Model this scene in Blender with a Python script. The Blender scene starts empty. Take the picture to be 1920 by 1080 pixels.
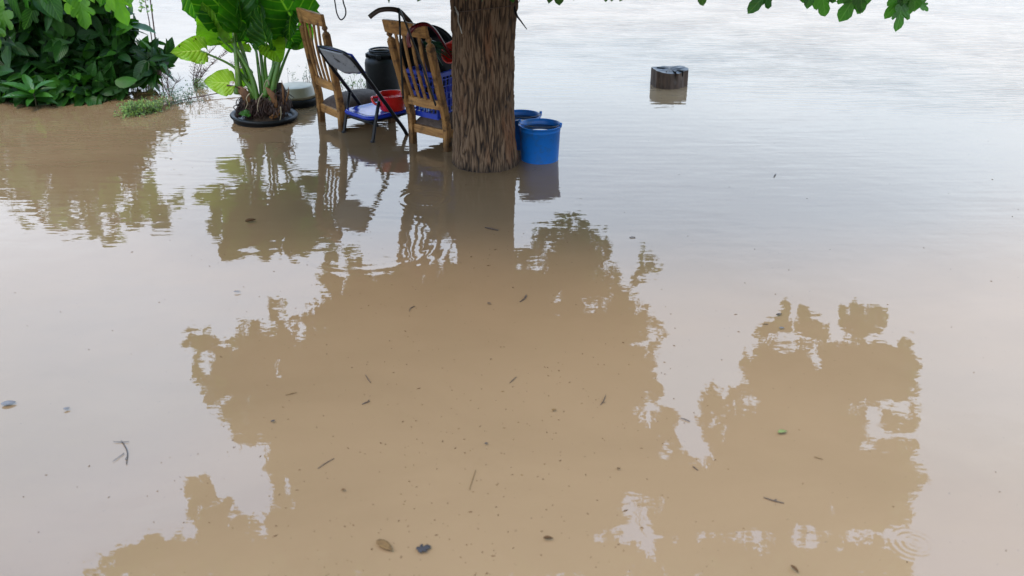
import bpy, math, random
import numpy as np
from mathutils import Vector, Matrix, noise
R = math.radians
rng = random.Random(7)
nr = np.random.RandomState(11)
S = bpy.context.scene
C = S.collection

# ------------------------------------------------------------------ camera
H = 1.9            # camera height above the flood water
F = 1867.0         # focal length in photo pixels (35 mm on a 36 mm sensor, 1920 px wide)
PITCH = R(25)
cd = bpy.data.cameras.new('camera'); cam = bpy.data.objects.new('camera', cd); C.objects.link(cam)
cd.lens = 35; cd.sensor_width = 36; cd.clip_start = 0.05; cd.clip_end = 3000
cam.location = (0, 0, H); cam.rotation_euler = (math.pi/2 - PITCH, 0, 0)
cd.dof.use_dof = True; cd.dof.focus_distance = 6.3; cd.dof.aperture_fstop = 3.6
S.camera = cam

# ------------------------------------------------------------------ sky, sun, exposure
SUN_EL, SUN_AZ = R(58), R(215)      # sun veiled by cloud, high and behind the camera
w = bpy.data.worlds.new('World'); S.world = w; w.use_nodes = True
nt = w.node_tree; nt.nodes.clear()
def N(tree, t, **kw):
    n = tree.nodes.new(t)
    for k, v in kw.items(): setattr(n, k, v)
    return n
def ramp(n, stops):
    cr = n.color_ramp
    while len(cr.elements) > 1: cr.elements.remove(cr.elements[0])
    cr.elements[0].position = stops[0][0]; cr.elements[0].color = (*stops[0][1], 1)
    for p, c in stops[1:]:
        e = cr.elements.new(p); e.color = (*c, 1)
out = N(nt, 'ShaderNodeOutputWorld'); bg = N(nt, 'ShaderNodeBackground')
sky = N(nt, 'ShaderNodeTexSky', sky_type='NISHITA'); sky.sun_disc = False
sky.sun_elevation = SUN_EL; sky.sun_rotation = SUN_AZ; sky.dust_density = 3; sky.air_density = 1.2
tc = N(nt, 'ShaderNodeTexCoord'); sep = N(nt, 'ShaderNodeSeparateXYZ')
nt.links.new(tc.outputs['Generated'], sep.inputs[0])
grad = N(nt, 'ShaderNodeValToRGB')          # overcast cloud deck: darker at the horizon
ramp(grad, [(0.0, (.20, .24, .275)), (.14, (.265, .305, .36)), (.24, (.47, .53, .60)), (.37, (.50, .57, .685)), (.50, (.41, .56, .76)), (.65, (.30, .49, .85)), (1.0, (.45, .62, .84))])
nt.links.new(sep.outputs['Z'], grad.inputs[0])
mp = N(nt, 'ShaderNodeMapping'); mp.inputs['Scale'].default_value = (1.4, 1.4, 3.5); mp.inputs['Location'].default_value = (3.1, 0.4, 0)
nt.links.new(tc.outputs['Generated'], mp.inputs[0])
cn = N(nt, 'ShaderNodeTexNoise'); cn.inputs['Scale'].default_value = 1.3; cn.inputs['Detail'].default_value = 3.5; cn.inputs['Roughness'].default_value = .5
nt.links.new(mp.outputs[0], cn.inputs[0])
cr = N(nt, 'ShaderNodeMapRange'); cr.inputs[1].default_value = .3; cr.inputs[2].default_value = .7; cr.inputs[3].default_value = .84; cr.inputs[4].default_value = 1.14
nt.links.new(cn.outputs['Fac'], cr.inputs[0])
mul = N(nt, 'ShaderNodeVectorMath', operation='MULTIPLY'); nt.links.new(grad.outputs[0], mul.inputs[0]); nt.links.new(cr.outputs[0], mul.inputs[1])
sc = N(nt, 'ShaderNodeVectorMath', operation='SCALE'); sc.inputs['Scale'].default_value = 22.0; nt.links.new(mul.outputs[0], sc.inputs[0])
mx = N(nt, 'ShaderNodeMix', data_type='RGBA'); mx.inputs[0].default_value = .88
nt.links.new(sky.outputs[0], mx.inputs[6]); nt.links.new(sc.outputs[0], mx.inputs[7])
nt.links.new(mx.outputs[2], bg.inputs[0]); bg.inputs[1].default_value = 0.10
nt.links.new(bg.outputs[0], out.inputs[0])
sl = bpy.data.lights.new('sun', 'SUN'); sl.energy = 1.5; sl.angle = R(25); sl.color = (1, .86, .66)
so = bpy.data.objects.new('sun', sl); C.objects.link(so); so.location = (0, 0, 8)
sd = Vector((math.sin(SUN_AZ)*math.cos(SUN_EL), math.cos(SUN_AZ)*math.cos(SUN_EL), math.sin(SUN_EL)))
so.rotation_euler = sd.to_track_quat('Z', 'Y').to_euler()
S.view_settings.view_transform = 'Standard'; S.view_settings.look = 'None'
S.view_settings.exposure = 1.15; S.view_settings.gamma = 1; S.view_settings.use_curve_mapping = False

# ------------------------------------------------------------------ measuring helpers
cP, sP = math.cos(PITCH), math.sin(PITCH)
def ray(px, py):
    a, b = (px - 960)/F, (540 - py)/F
    return Vector((a, cP + b*sP, -sP + b*cP))
def at(px, py, z=0.0):                    # point at height z
    r = ray(px, py); t = (z - H)/r.z
    return Vector((r.x*t, r.y*t, z))
def atD(px, py, D):                       # point at forward distance D
    r = ray(px, py); t = D/r.y
    return Vector((r.x*t, D, H + r.z*t))
def proj(P):                              # numpy (n,3) -> pixel x, y
    X, Y, Z = P[:, 0], P[:, 1], P[:, 2] - H
    d = Y*cP - Z*sP; u = Y*sP + Z*cP
    return 960 + F*X/d, 540 - F*u/d

# ------------------------------------------------------------------ object helpers
def tag(o, label=None, cat=None, group=None, kind=None):
    if label: o['label'] = label
    if cat: o['category'] = cat
    if group: o['group'] = group
    if kind: o['kind'] = kind
    return o
def empty(name, loc, rz=0, label=None, cat=None, group=None):
    o = bpy.data.objects.new(name, None); C.objects.link(o); o.empty_display_size = .05
    o.location = loc; o.rotation_euler = (0, 0, rz)
    return tag(o, label, cat, group)
def link(name, me, mat, parent=None, world=False, smooth=True):
    if world and parent is not None:
        me.transform(Matrix.Translation(-Vector(parent.location)))
    me.materials.append(mat)
    if smooth: me.polygons.foreach_set('use_smooth', [True]*len(me.polygons))
    o = bpy.data.objects.new(name, me); C.objects.link(o); o.parent = parent
    return o
class MB:
    def __init__(s): s.v = []; s.f = []
    def add(s, v, f):
        n = len(s.v); s.v += [tuple(p) for p in v]; s.f += [tuple(i + n for i in q) for q in f]
    def box(s, c, d, rot=None):
        c = Vector(c); h = [k/2 for k in d]
        v = [Vector((x*h[0], y*h[1], z*h[2])) for x in (-1, 1) for y in (-1, 1) for z in (-1, 1)]
        if rot: v = [rot @ p for p in v]
        s.add([c + p for p in v], [(0, 1, 3, 2), (4, 6, 7, 5), (0, 4, 5, 1), (2, 3, 7, 6), (0, 2, 6, 4), (1, 5, 7, 3)])
    def sweep(s, pts, sec, up=Vector((1, 0, 0)), caps=True):
        """sec: function(i) -> list of (a,b) offsets along side / up2 axes"""
        pts = [Vector(p) for p in pts]; rings = []
        for i, p in enumerate(pts):
            t = (pts[min(i+1, len(pts)-1)] - pts[max(i-1, 0)]).normalized()
            a = (up - t*up.dot(t))
            if a.length < 1e-4: a = Vector((0, 1, 0)) - t*t.y
            a.normalize(); b = t.cross(a)
            up = a
            rings.append([p + a*u + b*v for u, v in sec(i)])
        n = len(rings[0]); v = [q for r in rings for q in r]; f = []
        for i in range(len(rings)-1):
            for j in range(n):
                k = (j+1) % n
                f.append((i*n+j, i*n+k, (i+1)*n+k, (i+1)*n+j))
        if caps:
            f.append(tuple(reversed(range(n)))); f.append(tuple(range((len(rings)-1)*n, len(rings)*n)))
        s.add(v, f)
    def tube(s, pts, r, n=10, caps=True):
        rr = r if isinstance(r, (list, tuple)) else [r]*len(pts)
        s.sweep(pts, lambda i: [(rr[i]*math.cos(2*math.pi*k/n), rr[i]*math.sin(2*math.pi*k/n)) for k in range(n)], Vector((0.13, .21, .97)), caps)
    def beam(s, pts, wd, dp, up=Vector((1, 0, 0))):
        s.sweep(pts, lambda i: [(-wd/2, -dp/2), (wd/2, -dp/2), (wd/2, dp/2), (-wd/2, dp/2)], up)
    def lathe(s, prof, c=(0, 0, 0), n=48, rot=None, wob=None):
        c = Vector(c); v = []; f = []
        for i, (r, z) in enumerate(prof):
            for k in range(n):
                a = 2*math.pi*k/n
                rr = r*(wob(a, z) if wob else 1)
                p = Vector((rr*math.cos(a), rr*math.sin(a), z))
                v.append(c + (rot @ p if rot else p))
        for i in range(len(prof)-1):
            for k in range(n):
                f.append((i*n+k, i*n+(k+1) % n, (i+1)*n+(k+1) % n, (i+1)*n+k))
        s.add(v, f)
    def build(s, name, mat, parent=None, world=False, smooth=True, bevel=0, sub=0):
        me = bpy.data.meshes.new(name); me.from_pydata(s.v, [], s.f); me.update()
        import bmesh
        bm = bmesh.new(); bm.from_mesh(me); bmesh.ops.recalc_face_normals(bm, faces=bm.faces); bm.to_mesh(me); bm.free()
        o = link(name, me, mat, parent, world, smooth)
        if bevel:
            m = o.modifiers.new('bevel', 'BEVEL'); m.width = bevel; m.segments = 2; m.limit_method = 'ANGLE'; m.angle_limit = R(40)
            if smooth:
                m.harden_normals = False
        if sub:
            m = o.modifiers.new('sub', 'SUBSURF'); m.levels = sub; m.render_levels = sub
        return o
def catmull(pts, n=8):
    pts = [Vector(p) for p in pts]; q = [pts[0]*2 - pts[1]] + pts + [pts[-1]*2 - pts[-2]]; o = []
    for i in range(1, len(q)-2):
        for k in range(n):
            t = k/n; a, b, c, d = q[i-1], q[i], q[i+1], q[i+2]
            o.append(.5*((2*b) + (c-a)*t + (2*a-5*b+4*c-d)*t*t + (3*b-a-3*c+d)*t**3))
    return o + [pts[-1]]

# ------------------------------------------------------------------ materials
def base_mat(name, rough=.5, spec=.5):
    m = bpy.data.materials.new(name); m.use_nodes = True
    return m, m.node_tree, m.node_tree.nodes['Principled BSDF']
def mat(name, c1, c2=None, scale=20, rough=.5, bump=.0, stretch=(1, 1, 1), metal=0, rvar=.15, detail=5, c3=None, s3=4, t3=(.55, .68), coat=0, bscale=None, spec=.5, wet=0):
    """two-tone noise, optional third colour in patches (wear, stains), bump and gloss variation"""
    m, t, b = base_mat(name)
    L = t.links.new
    tc = N(t, 'ShaderNodeTexCoord'); mp = N(t, 'ShaderNodeMapping'); mp.inputs['Scale'].default_value = stretch
    L(tc.outputs['Object'], mp.inputs[0])
    n = N(t, 'ShaderNodeTexNoise'); n.inputs['Scale'].default_value = scale; n.inputs['Detail'].default_value = detail; n.inputs['Roughness'].default_value = .65
    L(mp.outputs[0], n.inputs[0])
    r = N(t, 'ShaderNodeValToRGB'); ramp(r, [(.3, c1), (.7, c2 or tuple(k*.7 for k in c1))]); L(n.outputs['Fac'], r.inputs[0])
    col = r.outputs[0]
    if c3:
        n3 = N(t, 'ShaderNodeTexNoise'); n3.inputs['Scale'].default_value = s3; n3.inputs['Detail'].default_value = 6; n3.inputs['Roughness'].default_value = .7
        L(tc.outputs['Object'], n3.inputs[0])
        r3 = N(t, 'ShaderNodeMapRange'); r3.inputs[1].default_value = t3[0]; r3.inputs[2].default_value = t3[1]; L(n3.outputs['Fac'], r3.inputs[0])
        x = N(t, 'ShaderNodeMix', data_type='RGBA'); L(r3.outputs[0], x.inputs[0]); L(col, x.inputs[6]); x.inputs[7].default_value = (*c3, 1)
        col = x.outputs[2]
    if wet:
        sz = N(t, 'ShaderNodeSeparateXYZ'); L(tc.outputs['Object'], sz.inputs[0])
        wz = N(t, 'ShaderNodeMath', operation='MULTIPLY_ADD'); L(n.outputs['Fac'], wz.inputs[0]); wz.inputs[1].default_value = -.12; L(sz.outputs[2], wz.inputs[2])
        wr = N(t, 'ShaderNodeMapRange'); wr.inputs[1].default_value = wet-.07; wr.inputs[2].default_value = wet; wr.inputs[3].default_value = .38; wr.inputs[4].default_value = 1; L(wz.outputs[0], wr.inputs[0])
        wm = N(t, 'ShaderNodeVectorMath', operation='SCALE'); L(col, wm.inputs[0]); L(wr.outputs[0], wm.inputs['Scale']); col = wm.outputs[0]
    L(col, b.inputs['Base Color'])
    rr = N(t, 'ShaderNodeMapRange'); rr.inputs[3].default_value = max(.02, rough - rvar); rr.inputs[4].default_value = min(1, rough + rvar)
    L(n.outputs['Fac'], rr.inputs[0]); L(rr.outputs[0], b.inputs['Roughness'])
    b.inputs['Metallic'].default_value = metal; b.inputs['Coat Weight'].default_value = coat; b.inputs['Coat Roughness'].default_value = .08
    b.inputs['Specular IOR Level'].default_value = spec
    if bump:
        bp = N(t, 'ShaderNodeBump'); bp.inputs['Strength'].default_value = bump; bp.inputs['Distance'].default_value = .004
        src = n
        if bscale:
            src = N(t, 'ShaderNodeTexNoise'); src.inputs['Scale'].default_value = bscale; src.inputs['Detail'].default_value = 4; L(mp.outputs[0], src.inputs[0])
        L(src.outputs['Fac'], bp.inputs['Height']); L(bp.outputs[0], b.inputs['Normal'])
    return m
def leaf_mat(name, dark, mid, light, vein, rough=.38, trans=.3, ribs=7.0, slant=.55, veinw=.12, tcol=None, edge=None, bumpd=.004, spec=.45):
    """leaf blade: UV u across (-1..1 -> 0..1), v along; 'rnd' attribute varies each leaf"""
    m, t, b = base_mat(name); L = t.links.new
    at_ = N(t, 'ShaderNodeAttribute', attribute_name='rnd')
    uv = N(t, 'ShaderNodeUVMap'); s_ = N(t, 'ShaderNodeSeparateXYZ'); L(uv.outputs[0], s_.inputs[0])
    def M(op, a, b_=None, c=None):
        n = N(t, 'ShaderNodeMath', operation=op)
        for i, q in enumerate((a, b_, c)):
            if q is None: continue
            if isinstance(q, (int, float)): n.inputs[i].default_value = q
            else: L(q, n.inputs[i])
        return n.outputs[0]
    au = M('ABSOLUTE', M('SUBTRACT', s_.outputs[0], .5))
    au = M('MULTIPLY', au, 2.0)
    ph = M('FRACT', M('MULTIPLY', M('SUBTRACT', s_.outputs[1], M('MULTIPLY', au, slant)), ribs))
    tri = M('ABSOLUTE', M('SUBTRACT', ph, .5))                 # 0 on a rib
    rib = M('SUBTRACT', 1.0, M('SMOOTH_MIN', M('DIVIDE', tri, veinw), 1.0, .1)); rib = M('MAXIMUM', rib, 0.0)
    mid_ = M('SUBTRACT', 1.0, M('MINIMUM', M('DIVIDE', au, .05), 1.0))
    vm = M('MAXIMUM', M('MULTIPLY', rib, .55), mid_)
    tc = N(t, 'ShaderNodeTexCoord'); n = N(t, 'ShaderNodeTexNoise'); n.inputs['Scale'].default_value = 14; n.inputs['Detail'].default_value = 4
    L(tc.outputs['Object'], n.inputs[0])
    f = M('ADD', M('MULTIPLY', at_.outputs['Fac'], .72), M('MULTIPLY', n.outputs['Fac'], .28))
    r = N(t, 'ShaderNodeValToRGB'); ramp(r, [(.12, dark), (.45, mid), (.85, light)]); L(f, r.inputs[0])
    x = N(t, 'ShaderNodeMix', data_type='RGBA'); L(vm, x.inputs[0]); L(r.outputs[0], x.inputs[6]); x.inputs[7].default_value = (*vein, 1)
    col = x.outputs[2]
    if edge:
        n2 = N(t, 'ShaderNodeTexNoise'); n2.inputs['Scale'].default_value = 22; n2.inputs['Detail'].default_value = 3; L(tc.outputs['Object'], n2.inputs[0])
        e = M('MULTIPLY', M('SMOOTHSTEP', .62, .7, n2.outputs['Fac']) if False else M('GREATER_THAN', n2.outputs['Fac'], .66), M('GREATER_THAN', au, .55))
        x2 = N(t, 'ShaderNodeMix', data_type='RGBA'); L(e, x2.inputs[0]); L(col, x2.inputs[6]); x2.inputs[7].default_value = (*edge, 1); col = x2.outputs[2]
    L(col, b.inputs['Base Color']); b.inputs['Roughness'].default_value = rough; b.inputs['Specular IOR Level'].default_value = spec
    bp = N(t, 'ShaderNodeBump'); bp.inputs['Strength'].default_value = .6; bp.inputs['Distance'].default_value = bumpd
    L(M('MULTIPLY', tri, 1.0), bp.inputs['Height']); L(bp.outputs[0], b.inputs['Normal'])
    if trans:
        tr = N(t, 'ShaderNodeBsdfTranslucent'); mxs = N(t, 'ShaderNodeMixShader'); mxs.inputs[0].default_value = trans
        hs = N(t, 'ShaderNodeMix', data_type='RGBA', blend_type='MULTIPLY'); hs.inputs[0].default_value = 1; L(col, hs.inputs[6]); hs.inputs[7].default_value = (*(tcol or (2.4, 2.6, .9)), 1)
        L(hs.outputs[2], tr.inputs[0]); L(b.outputs[0], mxs.inputs[1]); L(tr.outputs[0], mxs.inputs[2])
        L(mxs.outputs[0], t.nodes['Material Output'].inputs[0])
    return m

M_ = {}
M_['wood'] = mat('worn_varnished_wood', (.42, .215, .068), (.18, .082, .026), scale=9, stretch=(6, 6, .8), rough=.5, bump=.6, wet=.05, c3=(.05, .024, .012), spec=.3, s3=13, t3=(.50, .66))
M_['wood_x'] = mat('worn_rail_wood', (.50, .26, .082), (.21, .095, .030), scale=9, stretch=(.8, 6, 6), rough=.5, bump=.6, c3=(.06, .03, .013), spec=.3, s3=14, t3=(.52, .68))
M_['cushion'] = mat('soaked_brown_upholstery', (.10, .07, .055), (.05, .034, .027), scale=35, rough=.8, spec=.2, bump=.8, c3=(.13, .10, .085), s3=9, t3=(.5, .7))
M_['black_metal'] = mat('chipped_black_paint', (.006, .006, .007), (.01, .01, .012), scale=40, rough=.35, spec=.3, bump=.1, c3=(.06, .05, .045), s3=60, t3=(.66, .7))
M_['blue_seat'] = mat('wet_blue_vinyl', (.01, .035, .36), (.008, .025, .24), scale=14, rough=.2, rvar=.17, bump=.1, c3=(.01, .02, .1), s3=25, t3=(.66, .7), coat=0, spec=.35)
M_['grey_back'] = mat('peeling_grey_paint', (.30, .31, .33), (.22, .23, .25), scale=25, rough=.4, bump=.1, c3=(.025, .026, .03), s3=13, t3=(.6, .615))
M_['red'] = mat('glossy_red_plastic', (.62, .018, .012), (.5, .012, .01), scale=10, rough=.22, coat=.3)
M_['red_rim'] = mat('light_red_plastic', (.75, .10, .08), (.68, .07, .06), scale=10, rough=.3)
M_['crate'] = mat('blue_crate_plastic', (.012, .045, .42), (.010, .032, .30), scale=12, rough=.35, c3=(.03, .06, .25), s3=20)
M_['print'] = mat('faded_pale_print', (.18, .30, .42), (.03, .12, .40), scale=90, rough=.5)
M_['black_plastic'] = mat('black_plastic', (.005, .006, .0065), (.008, .009, .010), scale=14, rough=.5, spec=.2, bump=.1, c3=(.018, .018, .017), s3=9, t3=(.58, .75))
M_['green_strap'] = mat('dark_green_strips', (.012, .10, .035), (.005, .045, .018), scale=20, rough=.35)
M_['brown_crook'] = mat('dark_brown_handle', (.06, .035, .022), (.035, .02, .013), scale=30, rough=.45, bump=.3)
M_['maroon'] = mat('dark_red_handle', (.16, .008, .012), (.10, .006, .008), scale=20, rough=.25)
M_['cord'] = mat('black_cord', (.012, .012, .013), (.02, .02, .02), scale=50, rough=.5)
M_['cream'] = mat('stained_cream_plastic', (.30, .255, .165), (.22, .18, .11), scale=8, rough=.45, c3=(.22, .18, .12), s3=16, t3=(.6, .75))
M_['blue_bucket'] = mat('scuffed_blue_plastic', (.003, .135, .47), (.003, .11, .40), scale=6, rough=.42, bump=.15, bscale=60, c3=(.02, .10, .25), s3=22, t3=(.52, .68))
M_['wire'] = mat('dull_grey_wire', (.10, .10, .10), (.06, .055, .05), scale=50, rough=.45, metal=.5)
M_['rust_wire'] = mat('rusty_wire', (.11, .065, .045), (.07, .05, .04), scale=60, rough=.7)
M_['string'] = mat('pale_string', (.42, .40, .36), (.30, .28, .24), scale=60, rough=.8)
M_['soil'] = mat('wet_dark_soil', (.02, .014, .010), (.035, .022, .014), scale=30, rough=.5, bump=1)
M_['roots'] = mat('dark_fibrous_roots', (.05, .02, .012), (.015, .008, .006), scale=30, rough=.6, bump=.6, c3=(.16, .09, .05), s3=18, t3=(.6, .7))
M_['dry_sheath'] = mat('dry_orange_sheath', (.26, .11, .02), (.07, .028, .010), scale=16, rough=.5, bump=.3, stretch=(1, 1, .3), c3=(.10, .05, .02), s3=14, t3=(.58, .7))
M_['petiole'] = mat('pale_green_stalk', (.10, .21, .028), (.045, .125, .016), scale=6, rough=.35, stretch=(3, 3, .5), c3=(.17, .26, .05), s3=5)
M_['stem'] = mat('woody_green_stem', (.06, .07, .025), (.035, .03, .015), scale=25, rough=.6)
M_['twig'] = mat('dark_wet_twig', (.065, .036, .02), (.035, .02, .012), scale=60, rough=.55, bump=.4)
M_['dry_twig'] = mat('reddish_dry_twig', (.10, .05, .04), (.06, .03, .028), scale=40, rough=.7)
M_['brown_leaf'] = mat('rotten_brown_leaf', (.10, .05, .02), (.05, .028, .014), scale=40, rough=.85, spec=.15)
M_['tan_leaf'] = mat('tan_leaf', (.14, .08, .03), (.08, .045, .02), scale=40, rough=.85, spec=.15)
M_['grey_leaf'] = mat('grey_sodden_leaf', (.15, .145, .15), (.10, .095, .10), scale=30, rough=.85, spec=.15)
M_['dark_leaf'] = mat('dark_sodden_leaf', (.04, .038, .042), (.025, .022, .022), scale=30, rough=.85, spec=.15)

M_['mulberry'] = leaf_mat('lobed_tree_leaf', (.012, .075, .012), (.028, .13, .018), (.06, .20, .025), (.10, .24, .06), ribs=5, slant=.6, trans=.3)
M_['fig'] = leaf_mat('broad_fig_leaf', (.008, .035, .005), (.025, .10, .010), (.13, .27, .02), (.07, .17, .03), ribs=5, slant=.6, trans=.45)
M_['shrub'] = leaf_mat('dark_glossy_shrub_leaf', (.003, .016, .002), (.012, .052, .006), (.06, .19, .018), (.035, .10, .02), ribs=8, slant=.4, trans=.26, rough=.38, spec=.22)
M_['young'] = leaf_mat('young_bright_leaf', (.010, .045, .008), (.022, .09, .012), (.06, .18, .02), (.06, .16, .03), ribs=8, slant=.4, trans=.25, rough=.3)
M_['taro'] = leaf_mat('elephant_ear_blade', (.008, .050, .005), (.032, .135, .010), (.17, .34, .018), (.12, .25, .03), ribs=6.5, slant=.35, trans=.46, rough=.36, spec=.25, veinw=.10, bumpd=.03, tcol=(2.6, 2.6, .6))
M_['taro_yellow'] = leaf_mat('yellowing_elephant_ear_blade', (.07, .21, .012), (.16, .36, .02), (.32, .50, .04), (.46, .60, .16), ribs=7, slant=.35, trans=.4, rough=.35, veinw=.13, tcol=(1.8, 1.7, .6), edge=(.06, .03, .012), bumpd=.015)
M_['weed'] = leaf_mat('small_weed_leaf', (.03, .08, .012), (.08, .16, .025), (.18, .27, .05), (.14, .20, .04), ribs=2, trans=.2)
M_['weed_brown'] = leaf_mat('olive_weed_leaf', (.05, .05, .015), (.10, .10, .025), (.16, .17, .04), (.14, .14, .05), ribs=2, trans=.2)
M_['weed_dark'] = leaf_mat('blue_green_weed_leaf', (.02, .05, .035), (.04, .09, .05), (.08, .14, .07), (.08, .12, .06), ribs=2, trans=.15)

def bark_mat():
    m, t, b = base_mat('furrowed_brown_bark'); L = t.links.new
    a = N(t, 'ShaderNodeAttribute', attribute_name='ridge')
    tc = N(t, 'ShaderNodeTexCoord'); mp = N(t, 'ShaderNodeMapping'); mp.inputs['Scale'].default_value = (1, 1, .22); L(tc.outputs['Object'], mp.inputs[0])
    n = N(t, 'ShaderNodeTexNoise'); n.inputs['Scale'].default_value = 70; n.inputs['Detail'].default_value = 8; n.inputs['Roughness'].default_value = .75; L(mp.outputs[0], n.inputs[0])
    n2 = N(t, 'ShaderNodeTexNoise'); n2.inputs['Scale'].default_value = 9; n2.inputs['Detail'].default_value = 5; L(mp.outputs[0], n2.inputs[0])
    ad = N(t, 'ShaderNodeMath', operation='MULTIPLY_ADD'); L(n.outputs['Fac'], ad.inputs[0]); ad.inputs[1].default_value = .6; L(a.outputs['Fac'], ad.inputs[2])
    r = N(t, 'ShaderNodeValToRGB'); ramp(r, [(.40, (.016, .009, .005)), (.64, (.050, .027, .013)), (.90, (.105, .058, .029)), (1.0, (.165, .10, .056))]); L(ad.outputs[0], r.inputs[0])
    o = N(t, 'ShaderNodeMapRange'); o.inputs[1].default_value = .57; o.inputs[2].default_value = .72; L(n2.outputs['Fac'], o.inputs[0])
    of = N(t, 'ShaderNodeMath', operation='MULTIPLY'); L(o.outputs[0], of.inputs[0]); L(a.outputs['Fac'], of.inputs[1])
    x = N(t, 'ShaderNodeMix', data_type='RGBA'); L(of.outputs[0], x.inputs[0]); L(r.outputs[0], x.inputs[6]); x.inputs[7].default_value = (.15, .05, .015, 1)
    sz = N(t, 'ShaderNodeSeparateXYZ'); L(tc.outputs['Object'], sz.inputs[0])
    wz = N(t, 'ShaderNodeMath', operation='MULTIPLY_ADD'); L(n2.outputs['Fac'], wz.inputs[0]); wz.inputs[1].default_value = -.09; L(sz.outputs[2], wz.inputs[2])
    wet = N(t, 'ShaderNodeMapRange'); wet.inputs[1].default_value = -.035; wet.inputs[2].default_value = .01; wet.inputs[3].default_value = .5; wet.inputs[4].default_value = 1; L(wz.outputs[0], wet.inputs[0])
    wm = N(t, 'ShaderNodeVectorMath', operation='SCALE'); L(x.outputs[2], wm.inputs[0]); L(wet.outputs[0], wm.inputs['Scale'])      # soaked band just above the waterline
    L(wm.outputs[0], b.inputs['Base Color']); b.inputs['Roughness'].default_value = .7; b.inputs['Specular IOR Level'].default_value = .35
    bp = N(t, 'ShaderNodeBump'); bp.inputs['Strength'].default_value = .8; bp.inputs['Distance'].default_value = .006; L(n.outputs['Fac'], bp.inputs['Height']); L(bp.outputs[0], b.inputs['Normal'])
    return m
M_['bark'] = bark_mat()

# ------------------------------------------------------------------ flood water
RINGS = [(at(803, 373), .10, 150, .00028, .08), (at(430, 268), .40, 70, .00035, .07), (at(1715, 1020), .04, 300, .00009, .03), (at(690, 452), .36, 75, .00022, .06)]
def water_mat():
    m, t, b = base_mat('muddy_flood_water'); L = t.links.new
    def M(op, a, b_=None, c=None):
        n = N(t, 'ShaderNodeMath', operation=op)
        for i, q in enumerate((a, b_, c)):
            if q is None: continue
            if isinstance(q, (int, float)): n.inputs[i].default_value = q
            else: L(q, n.inputs[i])
        return n.outputs[0]
    tc = N(t, 'ShaderNodeTexCoord'); P = tc.outputs['Object']
    sp = N(t, 'ShaderNodeSeparateXYZ'); L(P, sp.inputs[0]); X, Y = sp.outputs[0], sp.outputs[1]
    def noi(sx, sy, sc_, det, rough_=.5, loc=(0, 0, 0), rot=0, dist=0):
        mp = N(t, 'ShaderNodeMapping'); mp.inputs['Scale'].default_value = (sx, sy, 1); mp.inputs['Location'].default_value = loc; mp.inputs['Rotation'].default_value = (0, 0, rot)
        L(P, mp.inputs[0])
        n = N(t, 'ShaderNodeTexNoise'); n.inputs['Scale'].default_value = sc_; n.inputs['Detail'].default_value = det; n.inputs['Roughness'].default_value = rough_; n.inputs['Distortion'].default_value = dist
        L(mp.outputs[0], n.inputs[0]); return n.outputs['Fac']
    def rng_(v, a, b_, c, d):
        n = N(t, 'ShaderNodeMapRange', interpolation_type='SMOOTHSTEP'); L(v, n.inputs[0])
        for i, q in enumerate((a, b_, c, d)): n.inputs[i+1].default_value = q
        return n.outputs[0]
    # faint drifting silt clouds of lighter mud; body colour also lightens left to right
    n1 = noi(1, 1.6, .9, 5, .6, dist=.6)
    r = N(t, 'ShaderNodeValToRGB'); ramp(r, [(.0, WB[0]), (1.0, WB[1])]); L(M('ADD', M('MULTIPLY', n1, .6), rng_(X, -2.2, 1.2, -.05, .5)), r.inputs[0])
    vo = N(t, 'ShaderNodeTexNoise'); vo.inputs['Scale'].default_value = 55; vo.inputs['Detail'].default_value = 2; L(P, vo.inputs[0])
    spk = M('MULTIPLY', M('GREATER_THAN', vo.outputs['Fac'], .735), .35)
    x = N(t, 'ShaderNodeMix', data_type='RGBA'); L(spk, x.inputs[0]); L(r.outputs[0], x.inputs[6]); x.inputs[7].default_value = (.05, .03, .018, 1)
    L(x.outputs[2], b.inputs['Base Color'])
    b.inputs['Roughness'].default_value = .015; b.inputs['IOR'].default_value = WIOR
    # waves: height in metres
    far = rng_(M('ADD', Y, M('MULTIPLY', X, .55)), 8.0, 10.6, 0, 1)
    calm = noi(1.0, 1.6, 1.1, 1, loc=(4, 0, 0))
    h = M('MULTIPLY', noi(1.0, 1.25, 3.2, 1.5, loc=(2, 1, 0)), .0022)                # slow wobble everywhere
    h = M('ADD', h, M('MULTIPLY', noi(1.0, 1.0, 12, 1, loc=(5, 3, 0)), M('MULTIPLY', rng_(Y, 3.0, 6.5, .6, 1.0), .00060)))
    h = M('ADD', h, M('MULTIPLY', noi(1.0, 1.5, 24, 1.5, loc=(1, 9, 0)), .00019))
    mid = rng_(Y, 3.8, 6.0, .0, 1.0)
    h = M('ADD', h, M('MULTIPLY', M('MULTIPLY', noi(.55, 3.2, 4.2, 2, loc=(0, 7, 0)), mid), .0021))  # long low ripples
    fr = M('MULTIPLY', far, rng_(calm, .35, .65, .35, 1.0))
    h = M('ADD', h, M('MULTIPLY', M('MULTIPLY', noi(.75, 7.5, 3.3, 1.6, .5, rot=.13, dist=.15), fr), .019))    # wind ripples far out
    for (c, r0, k, amp, wd) in RINGS:
        d = M('SQRT', M('ADD', M('POWER', M('SUBTRACT', X, c.x), 2.0), M('POWER', M('SUBTRACT', Y, c.y), 2.0)))
        env = M('EXPONENT', M('MULTIPLY', M('POWER', M('DIVIDE', M('SUBTRACT', d, r0), wd), 2.0), -1.0))
        h = M('ADD', h, M('MULTIPLY', M('MULTIPLY', M('SINE', M('MULTIPLY', d, float(k))), env), amp))
    bp = N(t, 'ShaderNodeBump'); bp.inputs['Strength'].default_value = 1.0; bp.inputs['Distance'].default_value = 1.0
    L(h, bp.inputs['Height']); L(bp.outputs[0], b.inputs['Normal'])
    return m
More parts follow.
